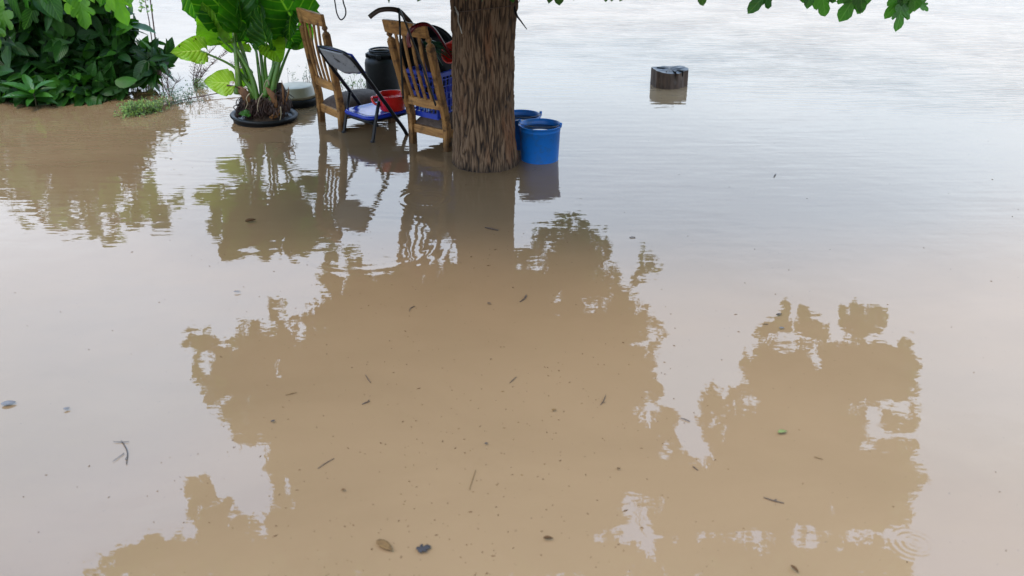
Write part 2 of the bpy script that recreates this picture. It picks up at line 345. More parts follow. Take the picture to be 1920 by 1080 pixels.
WB = [(.142, .090, .047), (.238, .155, .086)]
WIOR = 1.50
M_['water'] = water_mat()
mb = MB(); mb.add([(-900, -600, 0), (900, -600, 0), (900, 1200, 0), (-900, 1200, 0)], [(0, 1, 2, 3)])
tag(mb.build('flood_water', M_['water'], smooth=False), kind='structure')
mb = MB(); mb.add([(-900, -600, -.6), (900, -600, -.6), (900, 1200, -.6), (-900, 1200, -.6)], [(0, 1, 2, 3)])
tag(mb.build('ground', M_['soil'], smooth=False), kind='structure')

# ------------------------------------------------------------------ leaves
def fan_template(outline, cup=.25, arch=.25, wave=0.0, base=(0, 0)):
    """outline (u,v) points in order round the blade, fan about a midrib; returns verts, tris, uvs"""
    n = len(outline); v = [(base[0], base[1])] + list(outline)
    # inner ring for curvature
    inner = [((base[0]+p[0])*.5 + p[0]*0.0, base[1]*.45 + p[1]*.55) for p in outline]
    pts = [(base[0], base[1])] + inner + list(outline); V = []; UV = []
    umax = max(abs(p[0]) for p in outline)
    for i, (u, w_) in enumerate(pts):
        z = cup*abs(u) - arch*w_*w_ + (wave*math.sin(w_*17 + (3 if u > 0 else 0))*(abs(u)/umax) if i > n else 0)
        V.append((u, w_, z)); UV.append((.5 + .5*u/umax, w_))
    T = []
    for i in range(n):
        j = (i+1) % n
        T.append((0, 1+j, 1+i)); T.append((1+i, 1+j, 1+n+j)); T.append((1+i, 1+n+j, 1+n+i))
    return np.array(V), np.array(T), np.array(UV)
def sym(right):
    return right + [(-u, v) for u, v in reversed(right) if abs(u) > 1e-6]
T_lance = fan_template(sym([(0, 0), (.07, .10), (.15, .28), (.17, .48), (.13, .70), (.06, .88), (0, 1.0)]), cup=.35, arch=.28, base=(0, .45))
T_oval = fan_template(sym([(0, 0), (.14, .06), (.25, .25), (.27, .45), (.21, .68), (.10, .87), (0, 1.0)]), cup=.25, arch=.22, base=(0, .4))
T_lobe = fan_template(sym([(0, .0), (.12, -.10), (.27, -.09), (.36, .04), (.33, .16), (.24, .22), (.34, .25), (.45, .36), (.46, .50), (.36, .56), (.25, .47), (.19, .46), (.22, .56), (.26, .70), (.20, .86), (.08, .97), (0, 1.04)]), cup=.18, arch=.22, wave=.02, base=(0, .25))
T_lobe2 = fan_template([(0, 0), (.13, -.09), (.3, -.05), (.37, .12), (.41, .3), (.36, .5), (.27, .6), (.22, .56), (.23, .72), (.15, .9), (0, 1.02), (-.13, .88), (-.2, .7), (-.17, .52), (-.2, .42), (-.3, .5), (-.42, .48), (-.44, .33), (-.33, .22), (-.3, .15), (-.36, .05), (-.28, -.08), (-.12, -.1)], cup=.15, arch=.25, wave=.02, base=(0, .25))
T_simple = fan_template(sym([(0, 0), (.2, -.04), (.34, .12), (.36, .34), (.28, .6), (.13, .85), (0, 1.02)]), cup=.15, arch=.2, base=(0, .3))
T_tiny = fan_template(sym([(0, 0), (.28, .35), (.22, .75), (0, 1.0)]), cup=.1, arch=.1, base=(0, .45))
def scatter(name, T, pos, dirs, nrm, size, rnd, mat_, parent=None, kind=None):
    """T: list of templates (chosen at random per leaf) -> ONE mesh of leaves"""
    pos, dirs, nrm, size, rnd = [np.asarray(a, float) for a in (pos, dirs, nrm, size, rnd)]
    dirs /= np.linalg.norm(dirs, axis=1)[:, None]
    nrm = nrm - dirs*(nrm*dirs).sum(1)[:, None]; nrm /= (np.linalg.norm(nrm, axis=1)[:, None] + 1e-9)
    side = np.cross(dirs, nrm)
    which = nr.randint(0, len(T), len(pos)); VV = []; FF = []; UU = []; RR = []; off = 0
    for k, (tv, tf, tu) in enumerate(T):
        s = which == k; n = int(s.sum())
        if not n: continue
        P = pos[s][:, None, :] + size[s][:, None, None]*(side[s][:, None, :]*tv[None, :, 0:1] + dirs[s][:, None, :]*tv[None, :, 1:2] + nrm[s][:, None, :]*tv[None, :, 2:3])
        VV.append(P.reshape(-1, 3)); nv = len(tv)
        FF.append((tf[None] + (np.arange(n)*nv)[:, None, None] + off).reshape(-1, 3)); off += n*nv
        UU.append(np.tile(tu, (n, 1))); RR.append(np.repeat(rnd[s], nv))
    V = np.concatenate(VV); Fc = np.concatenate(FF); U = np.concatenate(UU); Rn = np.concatenate(RR)
    if parent is not None: V = V - np.array(parent.location)
    me = bpy.data.meshes.new(name); me.vertices.add(len(V)); me.vertices.foreach_set('co', V.ravel())
    me.loops.add(len(Fc)*3); me.loops.foreach_set('vertex_index', Fc.ravel().astype(np.int32))
    me.polygons.add(len(Fc)); me.polygons.foreach_set('loop_start', (np.arange(len(Fc))*3).astype(np.int32))
    me.update(calc_edges=True)
    uv = me.uv_layers.new(name='UVMap'); uv.data.foreach_set('uv', U[Fc.ravel()].ravel())
    a = me.attributes.new('rnd', 'FLOAT', 'POINT'); a.data.foreach_set('value', Rn)
    me.validate()
    o = link(name, me, mat_, parent)
    return tag(o, kind=kind) if kind else o
def unit(n):
    v = nr.normal(size=(n, 3)); return v/np.linalg.norm(v, axis=1)[:, None]

# ------------------------------------------------------------------ the big tree
trunk_base = at(911, 325) + Vector((0, .2, 0))
TB = Vector((atD(911, 300, 5.91).x, 5.91, 0))
tree = empty('mulberry_tree', TB, label='large leafy tree with thick furrowed brown trunk standing in the flood water', cat='tree')
def build_trunk():
    nz, na = 420, 340; z0, z1 = -.35, 1.35
    V = np.zeros((nz, na, 3)); ridge = np.zeros((nz, na))
    for i in range(nz):
        z = z0 + (z1 - z0)*i/(nz-1)
        r = .183 + .020*math.exp(-max(z, -.1)/.13) + .010*max(0, (z-.75))/.3
        cx = -.006*math.sin(z*3) + .010*max(0, z-.4)
        for j in range(na):
            a = 2*math.pi*j/na; ca, sa = math.cos(a), math.sin(a)
            warp = .55*noise.noise(Vector((ca*1.6, sa*1.6, z*3.2))) + .22*noise.noise(Vector((ca*5, sa*5, z*9)))
            q = Vector((ca*8.2 + warp*1.2, sa*8.2 + warp*1.2, z*4.0 + 1.2*noise.noise(Vector((ca*3, sa*3, z*2)))))
            d = noise.voronoi(q*1.45, distance_metric='DISTANCE', exponent=2)[0]
            e = min(1.0, (d[1]-d[0])*2.4)                        # 0 in a furrow, 1 on a plate
            f = noise.fractal(Vector((ca*9, sa*9, z*9)), 1.0, 2.0, 4)
            g = abs(noise.noise(Vector((ca*15 + warp*3, sa*15, z*6.5))))
            rd = max(0, min(1, e*.40 + min(1, g*4.0)*.55 + f*.22))
            big = .012*noise.noise(Vector((ca*1.3, sa*1.3, z*.9)))
            rr = r + big + .014*(rd - .6) + .004*f
            V[i, j] = (cx + rr*ca, rr*sa, z); ridge[i, j] = rd
    idx = np.arange(nz*na).reshape(nz, na)
    a = idx[:-1, :]; b = np.roll(a, -1, 1); c = idx[1:, :]; d = np.roll(c, -1, 1)
    Fq = np.stack([a, b, d, c], -1).reshape(-1, 4)
    me = bpy.data.meshes.new('trunk'); me.vertices.add(nz*na); me.vertices.foreach_set('co', V.ravel())
    me.loops.add(len(Fq)*4); me.loops.foreach_set('vertex_index', Fq.ravel().astype(np.int32))
    me.polygons.add(len(Fq)); me.polygons.foreach_set('loop_start', (np.arange(len(Fq))*4).astype(np.int32)); me.update(calc_edges=True)
    at_ = me.attributes.new('ridge', 'FLOAT', 'POINT'); at_.data.foreach_set('value', ridge.ravel())
    return link('trunk', me, M_['bark'], tree)
build_trunk()
LIMBS = [((-1.9, 1.0, .9)), ((-1.2, -1.2, 1.5)), ((.9, -1.1, 1.4)), ((2.1, -.4, 1.0)), ((2.0, 1.2, .8)), ((.2, 1.6, 1.2)), ((-2.4, -.4, 1.1)), ((.3, .2, 2.4))]
def limb_ridge(o):
    a = o.data.attributes.new('ridge', 'FLOAT', 'POINT'); a.data.foreach_set('value', [.55]*len(o.data.vertices))
# silhouette of the crown as the calm water mirrors it: leaves may only stand where it is dark
CROWN = [(560, 440), (605, 470), (598, 530), (612, 548), (600, 578), (575, 592), (548, 602), (538, 572), (512, 568), (500, 602), (478, 612), (442, 606), (435, 640), (412, 630), (388, 610), (378, 640), (345, 622), (352, 655), (378, 672), (360, 700), (374, 732), (395, 770), (432, 792), (450, 822), (502, 838), (518, 900), (520, 942), (498, 992), (480, 985), (440, 955), (420, 920), (392, 892), (348, 900), (350, 940), (372, 985), (378, 1030), (350, 1012), (320, 1016), (270, 1022), (220, 1025), (185, 1050), (160, 1085), (1715, 1085), (1690, 1000), (1712, 985), (1700, 950), (1740, 892), (1715, 860), (1722, 790), (1712, 740), (1720, 680), (1690, 632), (1650, 622), (1656, 590), (1636, 562), (1606, 575), (1612, 606), (1588, 630), (1540, 615), (1515, 595), (1490, 620), (1438, 620), (1410, 655), (1402, 700), (1370, 730), (1332, 738), (1312, 780), (1325, 840), (1290, 870), (1272, 815), (1255, 790), (1250, 740), (1228, 700), (1242, 640), (1240, 590), (1230, 545), (1222, 470), (1200, 470), (1190, 520), (1150, 500), (1140, 440), (1110, 430), (1072, 408), (1040, 420), (1000, 432), (985, 470), (960, 480), (860, 500), (800, 500), (760, 470), (700, 470), (640, 440)]
HOLES = [[(1150, 945), (1185, 935), (1240, 960), (1235, 1050), (1190, 1060), (1165, 1020)], [(1500, 668), (1530, 650), (1560, 690), (1540, 705)],
         [(1600, 770), (1640, 740), (1660, 830), (1620, 850)], [(640, 480), (700, 462), (765, 478), (755, 520), (700, 500), (660, 510)], [(1215, 560), (1240, 545), (1240, 600), (1225, 620)], [(1290, 800), (1320, 790), (1345, 880), (1310, 890)],
         [(1030, 560), (1050, 545), (1060, 580), (1035, 590)], [(1185, 770), (1215, 740), (1225, 800), (1195, 820)], [(510, 700), (535, 690), (540, 730), (515, 735)], [(525, 925), (560, 920), (555, 950), (530, 955)], [(1540, 950), (1560, 930), (1570, 980), (1550, 990)]]
def inpoly(x, y, poly):
    x = np.asarray(x); y = np.asarray(y); c = np.zeros(len(x), bool); j = len(poly)-1
    for i in range(len(poly)):
        xi, yi = poly[i]; xj, yj = poly[j]
        cond = ((yi > y) != (yj > y)) & (x < (xj-xi)*(y-yi)/(yj-yi+1e-9)+xi)
        c ^= cond; j = i
    return c
GR = nr.rand(80, 120)
def vnoise(x, y, s_):
    x = np.clip(x/s_ + 12, 0, 117.9); y = np.clip(y/s_ + 4, 0, 77.9); i = x.astype(int); j = y.astype(int); fx = x-i; fy = y-j
    fx = fx*fx*(3-2*fx); fy = fy*fy*(3-2*fy)
    return (GR[j, i]*(1-fx) + GR[j, i+1]*fx)*(1-fy) + (GR[j+1, i]*(1-fx) + GR[j+1, i+1]*fx)*fy
def mirror_ok(P):
    Q = P.copy(); Q[:, 2] *= -1
    x, y = proj(Q)
    inf = (x > -40) & (x < 1960) & (y < 1095)
    x = x + 5*np.sin(y/17 + 2*np.sin(x/23)) + 5*np.sin(y/7.3 + x/11); y = y + 5*np.sin(x/15 + 2*np.sin(y/19)) + 5*np.sin(x/6.1 - y/13)
    ok = inpoly(x, y, CROWN)
    for h_ in HOLES: ok &= ~inpoly(x, y, h_)
    edge = np.zeros(len(x), bool)
    for k in range(8): edge |= ~inpoly(x + 62*math.cos(k*.785), np.minimum(y + 62*math.sin(k*.785), 1080), CROWN)
    lace = np.where(x > 1260, .70, .68)
    ok &= ~(edge & (vnoise(x, y*.75, 13.0) > lace)); ok &= ~((vnoise(x + 500, y*.7, 15.0) > np.where(x > 1180, .84, .92)))
    return ok | ~inf
def direct_ok(P, margin=26):
    x, y = proj(P); return (y < -margin) | (x < -80) | (x > 2000)
def free(p):
    q = np.array([tuple(Vector(p) + TB)]); return bool(mirror_ok(q)[0]) and bool(direct_ok(q, 10)[0])
for k, e in enumerate(LIMBS):
    s = Vector((0, 0, 1.22)); e = Vector(e) + Vector((0, 0, 1.3))
    c1 = s.lerp(e, .35) + Vector((0, 0, .18)); c2 = s.lerp(e, .7) + Vector((rng.uniform(-.1, .1), rng.uniform(-.1, .1), .15))
    pts = catmull([s, c1, c2, e], 6); mb = MB(); pts = pts[:max(3, next((i for i, p in enumerate(pts) if not free(p)), len(pts)))]
    mb.tube(pts, [.095*(1 - .78*i/(len(pts)-1)) for i in range(len(pts))], 12)
    for j in (8, 11, 14, 17):
        p = pts[min(j, len(pts)-1)]
        for q in range(2):
            d = Vector((rng.uniform(-1, 1), rng.uniform(-1, 1), rng.uniform(-.1, .8))).normalized()*rng.uniform(.5, .9)
            if not (free(p + d) and free(p + d*.6)): continue
            mb.tube(catmull([p, p + d*.5 + Vector((0, 0, .05)), p + d], 4), [.022*(1 - .7*i/8) for i in range(9)], 7)
    limb_ridge(mb.build('limb', M_['bark'], tree))

LEN = .125
def leaf_axes(n, droop=.75):
    d = unit(n); d[:, 2] = -np.abs(d[:, 2])*.6 - droop*nr.uniform(.1, 1, n)
    m = unit(n)*.8; m[:, 2] += .7
    return d, m
P1 = []
while sum(len(p) for p in P1) < 15000:                # the mirrored underside, 1.2 m deep
    n = 6000; x = nr.uniform(150, 1750, n); y = nr.uniform(395, 1095, n)
    dep = PITCH + np.arctan((y-540)/F); tb = np.tan(dep)
    a, b = (x-960)/F, (540-y)/F
    Dm = 2*H/(tb + .158) + .12
    D = Dm + .06 + nr.uniform(0, 1, n)**1.4*1.25
    yy = cP + b*sP; X = a/yy*D; Z = D*tb - H
    P = np.stack([X, D, Z], 1); d, m = leaf_axes(n)
    dn = d/np.linalg.norm(d, axis=1)[:, None]; tip = P + dn*LEN*.75
    ok = mirror_ok(P) & mirror_ok(P + dn*LEN*.3) & direct_ok(P) & direct_ok(tip, 14)
    P1.append(np.concatenate([P, d, m], 1)[ok])
P1 = np.concatenate(P1)
P2 = []
while sum(len(p) for p in P2) < 9500:                 # the rest of the dome above
    n = 9000; u = unit(n)*(nr.uniform(.15, 1, n)**.45)[:, None]
    P = u*np.array([3.5, 2.9, 1.9]) + np.array([.1, 5.9, 2.7])
    d, m = leaf_axes(n, .4); tip = P + d/np.linalg.norm(d, axis=1)[:, None]*LEN
    ok = mirror_ok(P) & mirror_ok(tip) & direct_ok(P) & direct_ok(tip) & (P[:, 2] > 1.15) & (P[:, 1] > 2.6)
    P2.append(np.concatenate([P, d, m], 1)[ok])
P2 = np.concatenate(P2)
# the sprays that hang into the picture: (x, y of leaf base) -> (x, y of tip), distance
SPR = [(1036, -30, 1030, 8, 5.5), (1046, -28, 1050, 10, 5.5), (1052, -20, 1060, -2, 5.55), (1312, -32, 1322, 12, 4.75), (1300, -45, 1318, -8, 4.78),
       (1442, -18, 1404, 24, 4.95), (1438, -26, 1446, 4, 4.97), (1500, -30, 1512, 8, 5.7), (1520, -26, 1517, 15, 5.7), (1541, -14, 1550, 35, 5.72), (1558, -26, 1562, 8, 5.7), (1528, -30, 1530, -2, 5.7),
       (1606, -12, 1576, 40, 5.7), (1598, -20, 1590, 10, 5.75), (1612, -20, 1620, 26, 5.65), (1632, -24, 1628, 10, 5.7), (1584, -24, 1586, 6, 5.72),
       (1692, -8, 1663, 36, 5.7), (1690, 12, 1686, 58, 5.68), (1696, -2, 1708, 31, 5.72), (1700, -14, 1676, 10, 5.75), (1704, -16, 1706, 16, 5.7), (1716, -24, 1717, 24, 5.65), (1726, -22, 1738, 8, 5.7), (1690, -20, 1690, 10, 5.7), (1728, 8, 1743, 20, 5.7),
       (1640, -40, 1650, -6, 5.7), (1480, -40, 1470, -6, 5.4), (1400, -40, 1410, -8, 5.0)]
P3 = []; S3 = []
for bx, by, tx, ty, D in SPR:
    p = atD(bx, by, D); q = atD(tx, ty, D + rng.uniform(-.03, .03)); d = q - p
    P3.append([*p, *d, rng.uniform(-.35, .35), -1.0, rng.uniform(.1, .5)]); S3.append(d.length)
P3 = np.array(P3); S3 = np.array(S3)
allP = np.concatenate([P1, P2, P3])
def near_edge(P):
    Q = P.copy(); Q[:, 2] *= -1; x, y = proj(Q); e = np.zeros(len(x), bool)
    for k in range(8): e |= ~inpoly(x + 48*math.cos(k*.785), np.minimum(y + 48*math.sin(k*.785), 1080), CROWN)
    return e & (x > 0) & (x < 1920) & (y < 1080)
shrink = np.where(near_edge(allP[:, :3]), .72, 1.0); shrink[-len(P3):] = 1
sz = shrink*np.concatenate([nr.uniform(.085, .145, len(P1)), nr.uniform(.09, .15, len(P2)), S3])
rn = np.concatenate([nr.uniform(.1, .8, len(P1)+len(P2)), nr.uniform(.45, .9, len(P3))])
scatter('crown', [T_lobe, T_lobe2, T_simple], allP[:, :3], allP[:, 3:6], allP[:, 6:9], sz, rn, M_['mulberry'], tree)
# leafy twigs that carry the hanging sprays
mb = MB()
for (px, py, D) in [(1046, -20, 5.5), (1314, -30, 4.75), (1440, -20, 4.95), (1545, -18, 5.7), (1610, -12, 5.7), (1692, 14, 5.7), (1716, -20, 5.68)]:
    e = atD(px, py, D) - TB; s = e + Vector((rng.uniform(-.35, .1), rng.uniform(.1, .4), .75))
    mb = MB(); mb.tube(catmull([s, s.lerp(e, .5) + Vector((.05, 0, .06)), e], 6), [.007 - .0045*i/12 for i in range(13)], 7); mb.build('twig', M_['twig'], tree)
mb = MB()
sel = nr.choice(len(P1), 260, replace=False)
for i in sel:
    p = Vector(P1[i, :3]) - TB; q = p + Vector((rng.uniform(-.15, .15), rng.uniform(-.1, .2), rng.uniform(.2, .4)))
    mb.tube([q, q.lerp(p, .5) + Vector((rng.uniform(-.02, .02), 0, .01)), p], [.004, .003, .002], 5)
tag(mb.build('twigs', M_['twig'], tree), kind='stuff')

# ------------------------------------------------------------------ things tied to / hung from the tree
mb = MB(); pts = []
zc = atD(911, 18, 5.72).z
for k in range(73):
    a = 2*math.pi*k/72; z = zc + .022*math.cos(a)*1.0 + .004*math.sin(3*a)
    rr = .199
    pts.append(TB + Vector((.006 + rr*math.cos(a), rr*math.sin(a), z)))
mb.tube(pts, .0022, 6, caps=False)
tag(mb.build('wire_loop', M_['rust_wire']), 'thin rusty wire looped round the tree trunk near the top of the photo', 'wire')
mb = MB()
q = [atD(853, 12, 5.78), atD(856, 20, 5.765), atD(859, 27, 5.755), atD(859, 40, 5.752), atD(863, 52, 5.747), atD(866, 63, 5.742)]
mb.tube(catmull(q, 5), [.004]*6 + [.006]*5 + [.003]*15, 7)
tag(mb.build('string', M_['string']), 'short pale string tucked under the wire on the left of the trunk', 'string')
mb = MB()
q = [TB + Vector((.17, -.02, atD(955, 10, 5.8).z)), atD(968, 27, 5.78), atD(977, 40, 5.76), atD(988, 55, 5.74)]
mb.tube(catmull(q, 5), [.007]*6 + [.006 - .0004*i for i in range(10)], 7)
tag(mb.build('strap_end', M_['cord']), 'black pointed strap end sticking out from the right side of the trunk', 'strap')
mb = MB(); top = TB + Vector((-1.0, .35, 1.95))
q = [top, atD(628, -60, 6.2), atD(627, -8, 6.2), atD(629, 10, 6.2), atD(632, 26, 6.2), atD(639, 37, 6.2), atD(647, 30, 6.2), atD(648, 18, 6.2), atD(643, 0, 6.2), atD(637, -50, 6.2), top + Vector((.04, 0, 0))]
mb.tube(catmull(q, 8), .0042, 8)
tag(mb.build('cable_loop', M_['cord']), 'thin black cable loop hanging from above, left of the stick handle', 'cable')

# ------------------------------------------------------------------ wooden chairs
def wooden_chair(center, fwd, lean, label, topz=.765):
    t = empty('wooden_chair', (center[0], center[1], 0), math.atan2(fwd[1], fwd[0]) - math.pi/2, label, 'chair', 'old wooden dining chairs standing in the water')
    hw = .150; zs = .17
    def back(z): return -lean*max(0, z-zs)/(topz-zs)
    for s in (-1, 1):
        mb = MB(); mb.beam([(s*hw, .0, -.35), (s*hw, 0, zs-.04), (s*hw, -.005, zs+.03), (s*(hw+.012), back(topz-.075), topz-.075)], .038, .046)
        leg = mb.build('back_post', M_['wood'], t, smooth=False, bevel=.005)
        mb = MB(); x = s*(hw+.012); rot = Matrix.Rotation(math.atan2(lean, topz-zs), 3, 'X')
        z0 = topz-.078
        mb.lathe([(0, 0), (.020, 0), (.024, .006), (.019, .014), (.011, .020), (.010, .026), (.017, .034), (.020, .042), (.017, .052), (.010, .058), (0, .058)], (x, back(z0), z0), 20, rot)
        mb.build('finial', M_['wood'], leg)
        mb = MB(); mb.beam([(s*.17, .38, -.35), (s*.17, .38, zs-.02)], .042, .042); mb.build('front_leg', M_['wood'], t, smooth=False, bevel=.004)
        mb = MB(); mb.beam([(s*(hw+.004), .024, zs-.065), (s*.17, .358, zs-.065)], .022, .055, Vector((1, 0, 0))); mb.build('side_apron', M_['wood_x'], t, smooth=False, bevel=.003)
    # top rail: curved board with a slightly crested top
    mb = MB(); n = 18; V = []; Fq = []
    for i in range(n+1):
        u = -1 + 2*i/n; x = u*(hw+.026); cy = back(topz+.03) - .022*(1-u*u) + .004; th = .026
        hgt = .078 + .010*(1-u*u); zb = topz-.024 - .0*(u*u)
        dy = -lean/(topz-zs)*hgt
        V += [(x, cy-th/2, zb), (x, cy+th/2, zb), (x, cy+th/2+dy, zb+hgt), (x, cy-th/2+dy, zb+hgt)]
    for i in range(n):
        a = i*4
        for j in range(4): Fq.append((a+j, a+(j+1) % 4, a+4+(j+1) % 4, a+4+j))
    Fq += [(3, 2, 1, 0), (n*4, n*4+1, n*4+2, n*4+3)]
    mb.add(V, Fq); mb.build('top_rail', M_['wood_x'], t, smooth=False, bevel=.004)
    mb = MB(); mb.beam([(-hw+.017, back(.30), .30), (0, back(.30)-.012, .30), (hw-.017, back(.30), .30)], .024, .058, Vector((0, 1, 0)))
    mb.build('lower_rail', M_['wood_x'], t, smooth=False, bevel=.004)
    for k in range(4):
        u = -.62 + 1.24*k/3; mb = MB(); z0, z1 = .325, topz-.018
        pts = [(u*(hw-.018)*(1+.18*v), back(z0+(z1-z0)*v) - .012*math.sin(math.pi*v) - .010, z0+(z1-z0)*v) for v in [i/7 for i in range(8)]]
        mb.sweep(pts, lambda i: [(-.0105, -.006), (.0105, -.006), (.0105, .006), (-.0105, .006)]); mb.build('spindle', M_['wood'], t, smooth=False, bevel=.003)
    mb = MB(); mb.beam([(-hw+.02, .002, zs-.065), (hw-.02, .002, zs-.065)], .022, .055, Vector((0, 1, 0))); mb.build('rear_apron', M_['wood_x'], t, smooth=False, bevel=.003)
    mb = MB(); mb.beam([(-.149, .385, zs-.065), (.149, .385, zs-.065)], .022, .055, Vector((0, 1, 0))); mb.build('front_apron', M_['wood_x'], t, smooth=False, bevel=.003)
    # domed cushion
    mb = MB(); nx, ny = 16, 18; V = []; Fq = []
    for j in range(ny+1):
        for i in range(nx+1):
            u = -1+2*i/nx; v = -1+2*j/ny
            e = (1-abs(u)**5)*(1-abs(v)**5)
            wd = .142 + .045*((v+1)/2)
            if abs(v) > .999 or abs(u) > .999: e = 0
            V.append((u*wd, .212 + v*.205, zs-.036 + .052*e**.5 + .026*e*(1-u*u)*(1-v*v)))
    m_ = (nx+1)*(ny+1); V += [(x, y, zs-.037) for x, y, z in V]
    for j in range(ny):
        for i in range(nx):
            a = j*(nx+1)+i; Fq.append((a, a+1, a+nx+2, a+nx+1)); Fq.append((m_+a, m_+a+nx+1, m_+a+nx+2, m_+a+1))
    for i in range(nx):
        Fq.append((i, m_+i, m_+i+1, i+1)); a = ny*(nx+1)+i; Fq.append((a, a+1, m_+a+1, m_+a))
    for j in range(ny):
        a = j*(nx+1); Fq.append((a, a+nx+1, m_+a+nx+1, m_+a)); a += nx; Fq.append((a, m_+a, m_+a+nx+1, a+nx+1))
    mb.add(V, Fq); mb.build('seat_cushion', M_['cushion'], t)
    return t
pL, pR = at(768, 268), at(838, 285)
rc = (pL + pR)/2; rx = (pR - pL).normalized(); rf = Vector((-rx.y, rx.x, 0))
chairR = wooden_chair(rc + rf*.02, (rf.x, rf.y), .165, 'wooden slat backed chair beside the tree trunk, holding the blue crate')
pL, pR = at(594, 226), at(642, 248)
lc = (pL + pR)/2; lx = (pR - pL).normalized(); lf = Vector((-lx.y, lx.x, 0))
chairL = wooden_chair(lc + lf*.02, (lf.x, lf.y), .085, 'empty wooden chair with brown cushion, between the elephant ear plant and the folding chair', .735)

# ------------------------------------------------------------------ folding chair
def folding_chair():
    a, b = at(641, 247), at(703, 268); c = (a+b)/2; x = (b-a).normalized(); f = Vector((-x.y, x.x, 0)); hw = (b-a).length/2
    t = empty('folding_chair', (c.x, c.y, 0), math.atan2(x.y, x.x), 'small black tubular folding chair with wet blue seat and peeling grey back panel', 'folding chair')
    # panel frame + front legs: one bent tube
    def A(s): return [(s*hw, .37, -.25), (s*hw, .27, 0), (s*hw, .185, .13), (s*hw, .10, .25), (s*(hw-.002), -.03, .43)]
    top = [(-hw+.008, -.115, .55), (-hw+.03, -.145, .588), (-hw+.075, -.155, .603), (0, -.165, .612), (hw-.075, -.155, .603), (hw-.03, -.145, .588), (hw-.008, -.115, .55)]
    mb = MB(); mb.tube(catmull(A(-1)[:-1] + [A(-1)[-1]] + top + [A(1)[-1]] + A(1)[:-1][::-1], 6), .0125, 12); mb.build('tube_frame', M_['black_metal'], t)
    for s in (-1, 1):
        xx = s*(hw-.024)
        mb = MB(); mb.tube([(xx, -.10, -.28), (xx, 0, 0), (xx, .035, .14), (xx, .07, .262)], .0115, 12)
        mb.tube([(xx, -.002, -.004), (xx, .001, .010)], .0155, 12)
        mb.build('rear_leg', M_['black_metal'], t)
    mb = MB(); mb.tube([(-hw+.02, .32, -.12), (hw-.02, .32, -.12)], .008, 10); mb.build('cross_bar', M_['black_metal'], t); mb = MB(); mb.tube([(-hw+.03, .055, .10), (hw-.03, .055, .10)], .008, 10); mb.build('cross_bar', M_['black_metal'], t)
    # seat pan with rolled rim
    def rr(w_, d_, r_, n=6):
        o = []
        for cx, cy, a0 in ((w_-r_, d_-r_, 0), (-w_+r_, d_-r_, 90), (-w_+r_, -d_+r_, 180), (w_-r_, -d_+r_, 270)):
            for k in range(n+1): o.append((cx + r_*math.cos(R(a0+90*k/n)), cy + r_*math.sin(R(a0+90*k/n))))
        return o
    def pan(w_, d_, r_, prof, cz, cy):
        mb = MB(); V = []; base = rr(w_, d_, r_); n = len(base)
        for s_, z in prof: V += [(px*(1-s_/w_), cy + py*(1-s_/d_), cz+z) for px, py in base]
        Fq = [(i*n+j, i*n+(j+1) % n, (i+1)*n+(j+1) % n, (i+1)*n+j) for i in range(len(prof)-1) for j in range(n)]
        Fq += [tuple(range((len(prof)-1)*n, len(prof)*n)), tuple(reversed(range(n)))]
        mb.add(V, Fq); return mb
    pan(hw-.028+.0, .185, .07, [(.012, -.018), (0, -.012), (-.003, 0), (.004, .009), (.014, .010), (.03, .004), (.06, .002)], .155, .17).build('seat', M_['blue_seat'], t)
    pan(hw-.034, .178, .07, [(.0, -.03), (.0, -.019)], .155, .17).build('seat_underside', M_['black_metal'], t)
    # curved back panel: blue front shell, grey rear
    def panel(off, mat_, name, gw=0, z0=.455, z1=.592):
        V = []; Fq = []; nx, nz = 18, 10
        for side in (0, 1):
            for j in range(nz+1):
                for i in range(nx+1):
                    u = -1+2*i/nx; v = j/nz
                    zb = z0 + .028*math.cos(u*math.pi)*(-1)*.5*(1) - .0
                    zb += -.012*math.cos(u*3*math.pi/1.0)*.3
                    zt = z1 + .012*(1-u*u)
                    z = zb + (zt-zb)*v
                    y = -.03 - (z-.43)*.72 - .030*(1-u*u) + off + side*.003
                    V.append((u*(hw-.006-gw), y, z))
        m_ = (nx+1)*(nz+1)
        for j in range(nz):
            for i in range(nx):
                a = j*(nx+1)+i; Fq.append((a, a+1, a+nx+2, a+nx+1)); Fq.append((m_+a, m_+a+nx+1, m_+a+nx+2, m_+a+1))
        for i in range(nx):
            Fq.append((i, m_+i, m_+i+1, i+1)); a = nz*(nx+1)+i; Fq.append((a, a+1, m_+a+1, m_+a))
        for j in range(nz):
            a = j*(nx+1); Fq.append((a, a+nx+1, m_+a+nx+1, m_+a)); a += nx; Fq.append((a, m_+a, m_+a+nx+1, a+nx+1))
        mb = MB(); mb.add(V, Fq); return mb.build(name, mat_, t)
    b_ = panel(.0, M_['grey_back'], 'back_panel')
    f_ = panel(.014, M_['blue_seat'], 'back_pad', -.012, .45, .602)
    return t, x, f, c
fc, fx, ff, fcen = folding_chair()
# red pot on its seat
pc = fcen + fx*.085 + ff*.235
t = empty('red_pot', (pc.x, pc.y, .162), R(200), 'glossy red plastic pot sitting on the blue seat of the folding chair', 'pot')
mb = MB(); mb.lathe([(0, .002), (.078, .002), (.084, .008), (.094, .06), (.098, .098), (.104, .102), (.104, .108), (.097, .108), (.091, .06), (.08, .012), (0, .010)], n=48); mb.build('body', M_['red'], t)
for s in (-1, 1):
    mb = MB(); mb.tube(catmull([(s*.092, -.03, .085), (s*.128, -.022, .088), (s*.134, 0, .08), (s*.128, .022, .06), (s*.09, .03, .04)], 6), .0085, 10); mb.build('handle', M_['red'], t)

